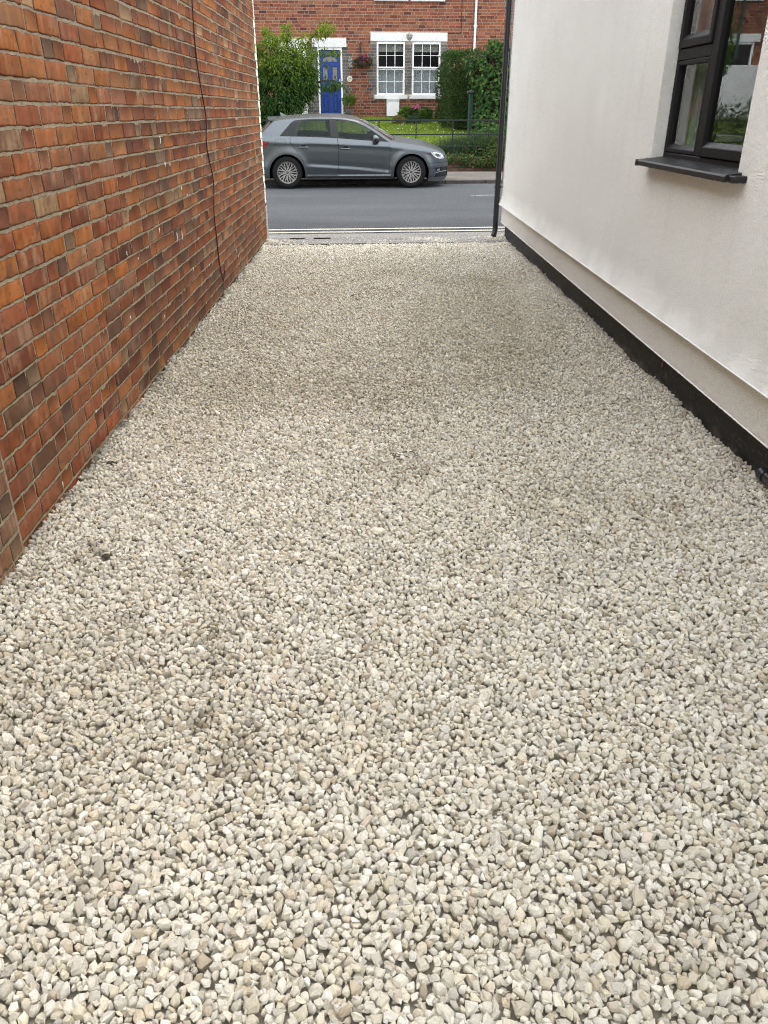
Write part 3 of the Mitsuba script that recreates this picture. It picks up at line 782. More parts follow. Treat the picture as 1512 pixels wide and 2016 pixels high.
def far_house():
    r = np.random.default_rng(33)
    h = 'brick_house'
    tag(h, 'red brick house with blue door and white sash windows across the street', 'house')
    U0, U1, ZB, ZT = -16.0, 9.0, 1.15, 6.6
    holes = [(.37, 1.145, 1.2, 3.235)] + [(a, b, WZ0, WZ1) for a, b in WINS] + [(a, b, 4.53, 5.9) for a, b in WINS] + [(-.90, .0, 1.2, 3.2)]
    extra = [(-9.6, -8.6, 1.9, 3.4), (-8.3, -7.4, 1.9, 3.4), (-6.48, -5.62, 1.95, 3.36), (-3.4, -2.5, 1.9, 3.4), (-9.2, -8.2, 4.5, 5.9), (-6.4, -5.5, 4.55, 5.9)]
    wall = sbox(U0, ZB, U1, ZT).difference(unary_union([sbox(a, c, b, d) for a, b, c, d in holes + extra]))
    m = extr(wall, .22)
    v = m.vertices
    m = trimesh.Trimesh(W2(np.stack([v[:, 0], v[:, 1], -.22 + v[:, 2] - .0065], -1)), m.faces, process=False)
    put(h + '__mortar', m, 'm_far_mortar')
    solids = unary_union([sbox(a, c, b, d) for a, b, c, d in holes + extra] + [sbox(.22, 3.235, 1.285, 3.475), sbox(2.05, 3.40, 4.485, 3.64), sbox(-1.2, 3.2, .1, 3.45)] + [sbox(a - .1, WZ0 - .12, b + .1, WZ0) for a, b in WINS] + [sbox(a - .07, 4.47, b + .1, 4.53) for a, b in WINS])
    course = .0868
    S0, S1, Z0 = [], [], []
    for c in range(63):
        z = ZB + .02 + c * course
        u = U0 + .02 + (.06 if c % 2 else 0)
        k = c * 2
        while u < U1:
            k += 1
            L = .117 if (k % 4 == 0 and (c % 2)) or r.random() < .10 else .2355
            S0.append(u); S1.append(min(u + L - .011, U1)); Z0.append(z); u += L
    S0, S1, Z0 = map(np.array, (S0, S1, Z0))
    Z1 = Z0 + course - .0115
    # trim the bricks at the openings
    bad = np.zeros(len(S0), bool)
    for g in holes + extra + [(.22, 1.285, 3.235, 3.475), (2.05, 4.485, 3.40, 3.64), (-1.2, .1, 3.2, 3.45)] + [(a - .1, b + .1, WZ0 - .12, WZ0) for a, b in WINS]:
        a, b, c, d = g
        zov = (Z0 < d - .012) & (Z1 > c + .012)
        inside = zov & (S0 >= a - .02) & (S1 <= b + .02)
        bad |= inside
        left = zov & (S0 < a) & (S1 > a) & ~inside
        right = zov & (S1 > b) & (S0 < b) & (S0 >= a) & ~inside
        S1[left] = a - .004
        S0[right] = b + .004
    keep = ~bad & (S1 - S0 > .03)
    S0, S1, Z0, Z1 = S0[keep], S1[keep], Z0[keep], Z1[keep]
    sc, zc = (S0 + S1) / 2, (Z0 + Z1) / 2
    n = len(sc)
    pal = np.array([[.235, .084, .045], [.20, .068, .039], [.262, .102, .054], [.165, .054, .035], [.105, .041, .030], [.23, .096, .053]])
    ch = r.choice(6, n, p=[.26, .25, .17, .15, .08, .09])
    col = pal[ch] * np.exp(r.normal(0, .08, (n, 1)))
    low_dark = np.clip((3.1 - zc) / 1.6, 0, 1)[:, None] * .25  # bricks get darker towards the bottom of the front
    col = col * (1 - low_dark)
    grey = np.array([[.115, .11, .105], [.14, .132, .124], [.092, .087, .085]])[r.integers(0, 3, n)] * np.exp(r.normal(0, .08, (n, 1)))
    isq = np.zeros(n, bool)
    for a, b, lo, hi in ((2.06, 4.48, WZ0 - .1, WZ1), (-.02, 1.36, 1.2, 3.25)):
        alt = (np.round((Z0 - ZB) / course).astype(int) % 2) * .10
        isq |= (zc > lo) & (zc < hi) & (S1 > a + alt) & (S0 < b - alt) & ((S1 - S0) > 0)
    inner = (sc > 3.145) & (sc < 3.375) & (zc > WZ0 - .1) & (zc < WZ1)
    near_open = np.zeros(n, bool)
    for a, b in WINS + [(.37, 1.145)]:
        near_open |= (sc > a - .22) & (sc < b + .22)
    isq = (isq & near_open) | inner | ((sc > -.02) & (sc < .37) & (zc < 3.2))
    col[isq] = grey[isq]
    vis = (sc > -1.7) & (sc < 6.4) & (zc > 1.25) & (zc < 4.6)
    order = np.argsort(-((S1 - S0) * vis * (1 + .2 * (zc < 3.6)) + r.uniform(0, .002, n)))
    pa, pb = np.meshgrid([0, 0, 1, 1], [0, 0, 1, 1], indexing='ij')
    pr = np.full((4, 4), 2.0); pr[1:3, 1:3] = 1
    bg = brick_grid(2, 2)
    i4, j4 = np.meshgrid(np.arange(3), np.arange(3), indexing='ij'); k4 = (i4 * 4 + j4)[(i4 == 1) | (j4 == 1)]
    q4 = np.stack([k4, k4 + 4, k4 + 5, k4 + 1], -1)
    brick_grid_plain = (pa.ravel(), pb.ravel(), pr.ravel(), np.vstack([q4[:, [0, 1, 2]], q4[:, [0, 2, 3]]]))
    for idx, single in ((order[:262], True), (order[262:], False)):
        g2 = brick_grid(2, 2) if single else brick_grid_plain
        P, F = brick_faces(S0[idx], S1[idx], Z0[idx], Z1[idx], r.normal(0, .0006, len(idx)), g2, 3.0, rough=.0016, edge=.002, depth=.0008)
        Wd = W2(P)
        F = F[:, ::1]
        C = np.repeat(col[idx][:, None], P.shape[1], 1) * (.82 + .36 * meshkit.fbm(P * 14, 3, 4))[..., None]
        if single:
            for k in range(len(idx)):
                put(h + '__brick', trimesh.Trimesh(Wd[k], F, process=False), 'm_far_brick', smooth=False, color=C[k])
        else:
            nv = P.shape[1]
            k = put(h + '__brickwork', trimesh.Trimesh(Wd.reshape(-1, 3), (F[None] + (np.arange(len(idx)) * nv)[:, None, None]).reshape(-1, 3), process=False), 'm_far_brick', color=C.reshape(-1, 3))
            tag(k, kind='stuff')
    # body, roof
    rb = lambda u0, u1, v0, v1, z0, z1: st(bx(u0, u1, v0, v1, z0, z1))
    put(h + '__core', [rb(U0, U1, HV + 4.2, HV + 8, .9, ZT), rb(U0, U0 + .3, HV + .23, HV + 4.2, .9, ZT), rb(U1 - .3, U1, HV + .23, HV + 4.2, .9, ZT), rb(U0, U1, HV + .23, HV + 4.2, .9, 1.2), rb(U0, U1, HV + .23, HV + 4.2, 4.0, 4.2), rb(1.3, 1.4, HV + .23, HV + 4.2, 1.2, 4.0), rb(5.2, 5.3, HV + .23, HV + 4.2, 1.2, 4.0), rb(U0, U1, HV + .23, HV + 4.2, ZT - .2, ZT)], 'm_room')
    put(h + '__roof', st(trimesh.Trimesh([[U0, HV - .35, ZT - .1], [U1, HV - .35, ZT - .1], [U1, HV + 4, ZT + 3], [U0, HV + 4, ZT + 3], [U0, HV + 8.3, ZT - .1], [U1, HV + 8.3, ZT - .1]], [[0, 1, 2], [0, 2, 3], [3, 2, 5], [3, 5, 4]], process=False)), 'm_slate')
    # lintels
    k = put(h + '__lintel', cat([hb(.22, 1.285, 3.237, 3.475, -.02, .035, .008), hb(.36, 1.15, 3.205, 3.24, -.1, .01, .003)]), 'm_white_dirty'); tag(k, 'white lintel over the blue door')
    k = put(h + '__lintel', cat([hb(2.05, 4.485, 3.408, 3.643, -.02, .035, .008)]), 'm_white_dirty'); tag(k, 'long white lintel over both sash windows')
    # blue door
    dk = h + '__door'
    tag(dk, 'bright blue panelled front door in a white frame')
    put(dk + '__frame', [hb(.368, .422, 1.29, 3.20, -.10, .004, .004), hb(1.092, 1.147, 1.29, 3.20, -.10, .004, .004), hb(.422, 1.092, 3.165, 3.205, -.10, .002, .004)], 'm_white', smooth=30)
    leaf = sbox(.424, 1.31, 1.09, 3.163)
    fan = Polygon([(.52, 2.835), (.995, 2.835)] + [(.757 + .24 * math.cos(t), 2.865 + .14 * math.sin(t)) for t in np.linspace(0, math.pi, 14)])
    pan = [sbox(.52, 2.33, .685, 2.71), sbox(.825, 2.33, .99, 2.71), sbox(.52, 1.40, .69, 1.92), sbox(.82, 1.40, .99, 1.92)]
    pl = leaf.difference(unary_union([fan] + pan))
    m = extr(pl, .03); v = m.vertices
    put(dk + '__leaf', trimesh.Trimesh(W2(np.stack([v[:, 0], v[:, 1], v[:, 2] - .075], -1)), m.faces, process=False), 'm_blue_door')
    put(dk + '__leaf', [hb(.43, 1.085, 1.312, 3.16, -.085, -.068)], 'm_blue_door')
    for p in pan[2:] + [sbox(.712, 2.36, .798, 2.70)]:
        a, b, c, d = p.bounds
        put(dk + '__panel', hb(a + .03, c - .03, b + .03, d - .03, -.09, -.052, .012), 'm_blue_door')
    for p in pan[:2]:
        a, b, c, d = p.bounds
        put(dk + '__pane', hb(a + .012, c - .012, b + .012, d - .012, -.07, -.064), 'm_door_glass')
        cx = (a + c) / 2
        put(dk + '__lead_motif', hull(W2(np.array([[cx - .035, 2.42, z] for z in (-.064, -.060)] + [[cx + .035, 2.42, z] for z in (-.064, -.060)] + [[cx, 2.49, z] for z in (-.064, -.060)] + [[cx, 2.36, z] for z in (-.064, -.060)]))), 'm_door_lead')
    m = extr(fan.buffer(-.010), .006); v = m.vertices
    put(dk + '__pane', trimesh.Trimesh(W2(np.stack([v[:, 0], v[:, 1], v[:, 2] - .07], -1)), m.faces, process=False), 'm_door_glass')
    for cx in (.66, .85):
        put(dk + '__lead_motif', hull(W2(np.array([[cx + dx, 2.85 + dz, z] for dx, dz in ((-.04, 0), (.04, 0), (0, .06)) for z in (-.064, -.060)]))), 'm_door_lead')
    put(dk + '__handle', cat([hb(1.045, 1.075, 2.17, 2.36, -.045, -.035, .004), hb(.985, 1.06, 2.27, 2.29, -.03, -.015, .006), hb(1.045, 1.065, 2.265, 2.295, -.045, -.012, .004)]), 'm_chrome', smooth=30)
    put(dk + '__letter_plate', [hb(.68, .835, 2.015, 2.055, -.046, -.036, .004)], 'm_chrome', smooth=30)
    put(dk + '__threshold', [hb(.30, 1.22, 1.22, 1.298, -.1, .16, .01)], 'm_stone')
    # next door: white frame and door edge
    nk = h + '__white_door'
    tag(nk, 'white door of the neighbour half hidden by the bush')
    put(nk + '__frame', [hb(-.075, -.005, 1.29, 3.2, -.1, .004, .004), hb(-.9, -.83, 1.29, 3.2, -.1, .004, .004), hb(-.83, -.075, 3.13, 3.2, -.1, .004, .004)], 'm_white')
    put(nk + '__leaf', hb(-.83, -.075, 1.29, 3.13, -.08, -.045, .003), 'm_white')
    put(h + '__lintel', hb(-1.2, .1, 3.2, 3.45, -.02, .03, .006), 'm_white_dirty')
    # sash windows
    for wi, (a, b) in enumerate(WINS + [(x, y) for x, y in WINS]):
        upper_floor = wi > 1
        z0, z1 = (4.53, 5.9) if upper_floor else (WZ0, WZ1)
        wk = h + '__window' + (f'_{wi:03d}' if wi else '')
        tag(wk, ['left white sash window beside the blue door', 'right white sash window nearer the hedge', 'left upstairs window, only its sill in view', 'right upstairs window, only its sill in view'][wi])
        put(wk + '__frame', [hb(a, a + .035, z0, z1, -.10, -.01, .004), hb(b - .035, b, z0, z1, -.10, -.01, .004), hb(a + .035, b - .035, z1 - .035, z1, -.10, -.01, .004), hb(a + .035, b - .035, z0, z0 + .03, -.10, -.01, .004)], 'm_white', smooth=30)
        mid = z0 + (z1 - z0) * .495
        for s_, (zz0, zz1, out, t) in enumerate(((mid + .012, z1 - .03, .012, .045), (z0 + .028, mid - .004, -.022, .028))):
            ua, ub = a + (.012 if s_ == 0 else .03), b - (.012 if s_ == 0 else .03)
            sk = wk + '__sash'
            put(sk, [hb(ua, ua + t, zz0, zz1, out - .05, out, .004), hb(ub - t, ub, zz0, zz1, out - .05, out, .004), hb(ua + t, ub - t, zz0, zz0 + t, out - .05, out, .004), hb(ua + t, ub - t, zz1 - t, zz1, out - .05, out, .004)], 'm_white', smooth=30)
            gu = np.linspace(ua + t, ub - t, 4); gz = np.linspace(zz0 + t, zz1 - t, 3)
            for x in gu[1:3]:
                put(wk + '__glazing_bar', hb(x - .009, x + .009, zz0 + t, zz1 - t, out - .035, out - .012, .003), 'm_white')
            put(wk + '__glazing_bar', hb(ua + t, ub - t, gz[1] - .009, gz[1] + .009, out - .034, out - .013, .003), 'm_white')
            for i in range(3):
                for j in range(2):
                    e = .0
                    q = W2(np.array([[gu[i], gz[j], out - .025], [gu[i + 1], gz[j], out - .025], [gu[i + 1], gz[j + 1], out - .025], [gu[i], gz[j + 1], out - .025]]))
                    put(wk + '__pane', trimesh.Trimesh(q, [[0, 1, 2], [0, 2, 3]], process=False), 'm_house_pane')
        put(wk + '__sill', hb(a - .075, b + .085, z0 - .115 if not upper_floor else 4.47, z0 - .003, -.06, .075, .012), 'm_white_dirty', smooth=30)
    # curtains and blinds
    for i, (a, b) in enumerate(WINS):
        k = put('net_curtain', grid_panel(a + .04, b - .04, WZ0 - .1, 2.66 + .0, 90, 3, lambda u, z: W2(np.stack([u, z, -.19 + .016 * np.sin(u * 75 + 2 * np.sin(u * 9)) + .012 * np.sin(u * 31)], -1))), 'm_curtain', smooth=True)
        tag(k, ('white net curtain in the lower half of the left sash window', 'white net curtain in the lower half of the right sash window')[i], 'curtain')
        k = put('window_blind', W2b(a + .05, b - .05, 3.13, 3.42), 'm_blind')
        tag(k, ('cream blind pulled down a little in the left sash window', 'cream blind pulled down a little in the right sash window')[i], 'blind')
    # plain windows further along the terrace
    for a, b, c, d in extra:
        put(h + '__terrace_window', cat([hb(a, a + .06, c, d, -.1, -.01), hb(b - .06, b, c, d, -.1, -.01), hb(a + .06, b - .06, c, c + .06, -.1, -.01), hb(a + .06, b - .06, d - .06, d, -.1, -.01), hb(a + .06, b - .06, (c + d) / 2 - .03, (c + d) / 2 + .03, -.1, -.01), hb(a - .1, b + .1, c - .12, c - .003, -.05, .07), hb(a - .15, b + .15, d + .003, d + .22, -.05, .03)]), 'm_white')
        put(h + '__terrace_glazing', W2b(a, b, c, d, -.06, True), 'm_house_pane')
    put(h + '__white_bay', hb(-6.95, -5.40, 1.0, 2.72, .0, .45, .02), 'm_white')
    put(h + '__terrace_pipe', st(tube([(-5.93, HV - .08, 2.9), (-5.93, HV - .08, 6.4)], .045, 10)), 'm_green_paint', smooth=40)
    # rainwater pipe and cable on the front
    pk = h + '__downpipe'
    tag(pk, 'white downpipe running down the far brick front')
    pp = lambda u, z, o: tuple(W2(np.array([u, z, o])))
    put(pk + '__pipe', tube([pp(5.352, 6.5, .06), pp(5.352, 1.3, .06)], .036, 14), 'm_white', smooth=40)
    put(pk + '__collar', tube([pp(5.352, 3.87, .06), pp(5.352, 3.79, .06)], .047, 14), 'm_white', smooth=40)
    put(pk + '__bracket', hb(5.285, 5.425, 3.83, 3.855, 0, .03, .003), 'm_white')
    put(h + '__wall_cable', tube([pp(4.915, 6.4, .012), pp(4.912, 3.66, .012), pp(4.905, 3.648, .012), pp(4.48, 3.645, .012)], .009, 5), 'm_cable')


def W2b(a, b, c, d, o=-.16, rev=False):
    return trimesh.Trimesh(W2(np.array([[a, c, o], [b, c, o], [b, d, o], [a, d, o]])), [[0, 1, 2], [0, 2, 3]], process=False)


far_house()

# things fixed to the front
put('meter_cupboard__cabinet', hb(2.555, 2.955, 1.30, 1.745, 0, .17, .012), 'm_white', smooth=30)
put('meter_cupboard__lid', hb(2.545, 2.965, 1.748, 1.785, -.004, .19, .01), 'm_white', smooth=30)
tag('meter_cupboard', 'white box shaped meter cupboard under the left sash window', 'meter cupboard')
disc = lathe([(0, 0), (.075, 0), (.086, .006), (.086, .014), (.070, .018), (0, .020)], 28)
v = disc.vertices
put('house_number_sign__plate', trimesh.Trimesh(W2(np.stack([1.372 + v[:, 0], 2.367 + v[:, 1], v[:, 2]], -1)), disc.faces, process=False), 'm_cream', smooth=30)
tm_ = meshkit.text_mesh('34', .062, .003, bold=True)
v = tm_.vertices - [tm_.bounds.mean(0)[0], tm_.bounds.mean(0)[1], 0]
put('house_number_sign__number', trimesh.Trimesh(W2(np.stack([1.372 + v[:, 0], 2.385 + v[:, 1], .0195 + v[:, 2]], -1)), tm_.faces, process=False), 'm_lamp_dark')
put('house_number_sign__swag', tube([tuple(W2(np.array([1.372 + .05 * math.cos(t), 2.352 + .03 * math.sin(t), .021]))) for t in np.linspace(math.pi * 1.02, math.pi * 1.98, 12)], .004, 5), 'm_door_lead')
tag('house_number_sign', 'small round cream house number plate on the bricks right of the blue door', 'house number')
# stone mask-like shield over the windows
sh = Polygon([(-.10, .04), (-.085, .085), (-.04, .10), (0, .115), (.04, .10), (.085, .085), (.10, .04), (.085, -.035), (.05, -.08), (0, -.11), (-.05, -.08), (-.085, -.035)])


def relief(poly, cx, cz, fn, mat_, key, res=.012):
    a, b, c, d = poly.bounds
    m = clip_grid(poly, res)
    v = m[0]
    P = np.stack([cx + v[:, 0], cz + v[:, 1], fn(v)], -1)
    put(key, trimesh.Trimesh(W2(P), m[1], process=False), mat_, smooth=True)


def clip_grid(poly, cell):
    """2D triangulation of a polygon cut along a square grid, so that it can be bent"""
    x0, y0, x1, y1 = poly.bounds
    gx, gy = np.arange(math.floor(x0 / cell), math.ceil(x1 / cell)) * cell, np.arange(math.floor(y0 / cell), math.ceil(y1 / cell)) * cell
    X, Y = np.meshgrid(gx, gy, indexing='ij')
    cells = shapely.box(X.ravel(), Y.ravel(), X.ravel() + cell, Y.ravel() + cell)
    shapely.prepare(poly)
    full = shapely.contains_properly(poly, cells)
    part = shapely.intersects(poly, cells) & ~full
    V, F, n = [], [], 0
    for x, y in zip(X.ravel()[full], Y.ravel()[full]):
        V += [(x, y), (x + cell, y), (x + cell, y + cell), (x, y + cell)]
        F += [(n, n + 1, n + 2), (n, n + 2, n + 3)]; n += 4
    for g in shapely.intersection(poly, cells[part]):
        for h in getattr(g, 'geoms', [g]):
            if h.geom_type != 'Polygon' or h.area < 1e-9:
                continue
            vv, ff = trimesh.creation.triangulate_polygon(h, engine='earcut')
            ff = np.asarray(ff)
            if not len(ff):
                continue
            cr = np.cross(vv[ff[:, 1]] - vv[ff[:, 0]], vv[ff[:, 2]] - vv[ff[:, 0]])
            ff[cr < 0] = ff[cr < 0][:, ::-1]
            V += [tuple(p) for p in vv]; F += [tuple(t + n) for t in ff]; n += len(vv)
    V, F = np.array(V), np.array(F)
    key = np.round(V, 6)
    u, inv = np.unique(key, axis=0, return_inverse=True)
    F = inv.ravel()[F]
    F = F[(F[:, 0] != F[:, 1]) & (F[:, 1] != F[:, 2]) & (F[:, 0] != F[:, 2])]
    return u, F


shd = lambda v: .036 + .075 * np.clip(shapely.distance(sh.exterior, shapely.points(v)) / .09, 0, 1) ** .6 - .022 * (np.hypot(np.abs(v[:, 0]) - .035, v[:, 1] - .025) < .018) + .018 * np.exp(-((v[:, 0] / .016) ** 2 + ((v[:, 1] - .0) / .03) ** 2)) - .016 * np.exp(-((v[:, 0] / .035) ** 2 + ((v[:, 1] + .045) / .010) ** 2))
relief(sh, 3.275, 3.53, shd, 'm_stone', 'stone_shield', .008)
tag('stone_shield', 'carved grey stone shield shaped plaque in the middle of the white lintel', 'plaque')
# little plaster wall ornament by the door: a bracket shelf with two upright sprays
orn = [st(bx(1.335, 1.465, HV - .075, HV - .0, 2.70, 2.725, .006)), st(bx(1.355, 1.445, HV - .05, HV, 2.672, 2.70, .008)), st(bx(1.34, 1.46, HV - .03, HV, 2.725, 2.76, .008))]
for du, dz, a in ((-.035, .06, .4), (.03, .07, -.35), (0, .15, .05), (-.045, .14, .5), (.04, .16, -.4), (.0, .05, 0), (-.015, .22, .2)):
    m = sphere((0, 0, 0), (.020, .016, .050), 1); m.apply_transform(trimesh.transformations.rotation_matrix(-a, (0, 1, 0))); m.apply_translation((1.40 + du, HV - .03, 2.73 + dz)); orn.append(st(m))
put('wall_ornament', orn, 'm_stone', smooth=30); tag('wall_ornament', 'small pale plaster ornament on the wall between the blue door and the hanging basket', 'ornament')


# ------------------------------------------------------------------ plants
def leaves(pos, dirs, nrm, L, W, col, fold=.25, seed=0):
    """many leaves: a folded blade of four triangles each; pos (n,3) at the stalk"""
    n = len(pos)
    d = dirs / (np.linalg.norm(dirs, axis=1, keepdims=True) + 1e-9)
    s = np.cross(d, nrm); s /= np.linalg.norm(s, axis=1, keepdims=True) + 1e-9
    u = np.cross(s, d)
    L, W = np.broadcast_to(L, (n,))[:, None], np.broadcast_to(W, (n,))[:, None]
    b = pos; t = pos + d * L - u * L * .12; m = pos + d * L * .45 - u * W * fold
    l = pos + d * L * .42 + s * W * .5; r = pos + d * L * .42 - s * W * .5
    V = np.stack([b, l, t, r, m], 1).reshape(-1, 3)
    k = np.arange(n)[:, None, None] * 5
    F = (np.array([[0, 4, 1], [1, 4, 2], [0, 3, 4], [3, 2, 4]])[None] + k).reshape(-1, 3)
    return trimesh.Trimesh(V, F, process=False), np.repeat(col, 5, 0)


def blades(pos, dirs, L, W, col):
    n = len(pos)
    d = dirs / np.linalg.norm(dirs, axis=1, keepdims=True)
    a = rng.uniform(0, 2 * np.pi, n)
    s = np.stack([np.cos(a), np.sin(a), a * 0], 1)
    L, W = np.broadcast_to(L, (n,))[:, None], np.broadcast_to(W, (n,))[:, None]
    V = np.stack([pos - s * W / 2, pos + s * W / 2, pos + d * L], 1).reshape(-1, 3)
    return trimesh.Trimesh(V, np.arange(n * 3).reshape(-1, 3), process=False), np.repeat(col, 3, 0)


def pal_col(n, pal, p=None, sd=.12):
    pal = np.array(pal)
    return np.clip(pal[rng.choice(len(pal), n, p=p)] * np.exp(rng.normal(0, sd, (n, 1))), .005, .8)


def unit(n):
    v = rng.normal(size=(n, 3))
    return v / np.linalg.norm(v, axis=1, keepdims=True)


def in_blobs(blobs, n, shell=.55, seed=0, freq=3.0, thr=.42):
    """points through a set of ellipsoids (u, v, z, ru, rv, rz), denser towards the outside, thinned by noise; also the outward direction"""
    B = np.array(blobs, float)
    w = B[:, 3] * B[:, 4] * B[:, 5]; w = w ** .75; w /= w.sum()
    out, dr_ = [], []
    while sum(map(len, out)) < n:
        k = rng.choice(len(B), n, p=w)
        d = unit(n)
        r = rng.uniform(shell ** 3, 1, n) ** (1 / 3) * (1 + .16 * rng.normal(size=n))
        p = B[k, :3] + d * r[:, None] * B[k, 3:]
        keep = meshkit.noise(p * freq + seed * 5.1, seed) > thr * rng.uniform(.6, 1.25, n)
        out.append(p[keep]); dr_.append(d[keep])
    return np.vstack(out)[:n], np.vstack(dr_)[:n]


def foliage(key, mesh, col, **kw):
    put(key, trimesh.Trimesh(street(mesh.vertices), mesh.faces, process=False), 'm_leaf', color=col)


def branch(key, pts, r0, r1, n=14):
    p = spline(pts, n)
    put(key, st(tube(p, np.linspace(r0, r1, n), 7)), 'm_bark', smooth=True)


# big willow-leaved bush in front of the house
def big_bush():
    k = 'leafy_bush'
    tag(k, 'big loose willow leaved bush in front of the house, left of the blue door', 'bush')
    c = np.array([-.75, 26.0, 1.0])
    for i, pts in enumerate((((-.95, 26, .95), (-.95, 26, 1.6), (-1.05, 25.9, 2.4), (-1.1, 25.8, 3.2)), ((-.8, 26.1, .95), (-.6, 26, 1.8), (-.3, 25.8, 2.6), (.15, 25.6, 3.25), (.55, 25.5, 3.55)), ((-.7, 25.9, .95), (-.4, 25.8, 1.7), (.2, 25.6, 2.15), (.75, 25.5, 2.25), (1.15, 25.5, 1.95)), ((-1.0, 26, .95), (-1.3, 26, 1.8), (-1.6, 26, 2.6)), ((-.8, 25.9, 1.0), (-.55, 25.8, 2.1), (-.5, 25.7, 3.0), (-.45, 25.6, 3.5)))):
        branch(k + '__trunk', pts, .045, .010)
    blobs = [(-1.35, 25.9, 1.6, .75, .8, .75), (-.75, 25.8, 1.9, .8, .85, .8), (-1.2, 25.8, 2.45, .6, .75, .6), (-.5, 25.7, 2.45, .65, .75, .55), (-.75, 25.8, 2.95, .55, .6, .42), (-.12, 25.6, 2.15, .46, .55, .33), (-.1, 25.6, 2.75, .45, .55, .36),
             (.10, 25.6, 2.45, .28, .4, .24), (-1.0, 25.8, 3.25, .22, .28, .26), (-.52, 25.7, 3.40, .13, .16, .24), (.05, 25.6, 3.22, .28, .3, .17), (.62, 25.5, 3.52, .22, .22, .15), (.40, 25.5, 3.36, .18, .2, .13), (.50, 25.5, 2.95, .30, .18, .075), (.86, 25.5, 2.93, .13, .12, .06), (.66, 25.5, 2.13, .32, .25, .15), (.92, 25.5, 2.06, .20, .2, .15), (1.1, 25.5, 1.82, .11, .12, .12), (.56, 25.5, 2.62, .10, .12, .06), (-.3, 25.7, 1.95, .5, .5, .3), (-1.9, 25.9, 2.3, .6, .7, .9), (-1.13, 25.8, 3.52, .07, .1, .13), (-1.55, 25.8, 3.0, .35, .4, .3)]
    p, d = in_blobs(blobs, 25000, shell=.2, seed=3, freq=4.0, thr=.45)
    dirs = d * .7 + unit(len(p)) * .65 + np.array([0, 0, -.55])
    nrm = unit(len(p)) * .55 + np.array([0, -.5, .9])
    new = np.clip((p[:, 2] - 2.2) / 1.1 + .35 * rng.normal(size=len(p)), 0, 1)[:, None]     # leaves turn yellower and paler towards the top
    col = pal_col(len(p), [[.036, .085, .024], [.05, .108, .028], [.034, .076, .029], [.068, .13, .034]]) * (1 - new) + pal_col(len(p), [[.19, .27, .03], [.235, .295, .045], [.145, .23, .03]]) * new
    m, c = leaves(p, dirs, nrm, rng.uniform(.08, .16, len(p)), rng.uniform(.020, .036, len(p)), col)
    foliage(k + '__foliage', m, c)


big_bush()


def small_bush(key, label, blobs, n, L, W, pal, seed, up=.2, cat_='shrub', stems=True):
    tag(key, label, cat_)
    p, d = in_blobs(blobs, n, shell=.3, seed=seed, freq=6, thr=.3)
    m, c = leaves(p, d * .8 + unit(n) * .5 + np.array([0, 0, up]), unit(n) * .6 + np.array([0, -.5, .8]), rng.uniform(L * .7, L * 1.3, n), rng.uniform(W * .7, W * 1.3, n), pal_col(n, pal))
    foliage(key + '__foliage', m, c)
    if stems:
        b = blobs[0]
        for i in range(3):
            branch(key + '__stem', [(b[0] + (i - 1) * .03, b[1], b[2] - b[5] * 1.3), (b[0] + (i - 1) * b[3] * .3, b[1], b[2]), (b[0] + (i - 1) * b[3] * .6, b[1], b[2] + b[5] * .6)], .012, .004, 6)


small_bush('door_shrub', 'small yellow green shrub on the wall side of the blue door', [(1.36, 28.15, 1.76, .15, .14, .11), (1.25, 28.15, 1.74, .10, .1, .09), (1.45, 28.15, 1.80, .09, .1, .09)], 330, .09, .04, [[.14, .21, .04], [.20, .24, .05], [.09, .16, .035]], 5)
small_bush('variegated_shrub', 'white and grey green variegated shrub at the foot of the white door', [(-.33, 27.4, 1.42, .24, .2, .16), (-.18, 27.4, 1.55, .12, .12, .14), (-.45, 27.4, 1.5, .12, .12, .12)], 520, .085, .035, [[.55, .58, .48], [.62, .64, .56], [.18, .25, .14], [.30, .36, .25]], 6)


# further left along the gardens, seen only as reflections in the black window
small_bush('garden_hedge', 'long dark hedge behind the fence further left along the street, out of direct view', [(-3.6 - i * .55, 22.7, .95, .42, .4, .75) for i in range(11)], 9000, .075, .045, [[.03, .07, .02], [.045, .09, .025], [.025, .055, .02]], 40, cat_='hedge')
small_bush('young_tree', 'young green tree in the garden further left along the street, out of direct view', [(-4.45, 25.0, 3.0, .22, .3, .75), (-4.0, 25.0, 2.6, .5, .4, .5), (-3.7, 25.0, 2.2, .6, .4, .5)], 3500, .11, .05, [[.08, .15, .03], [.11, .18, .04]], 41, cat_='tree')


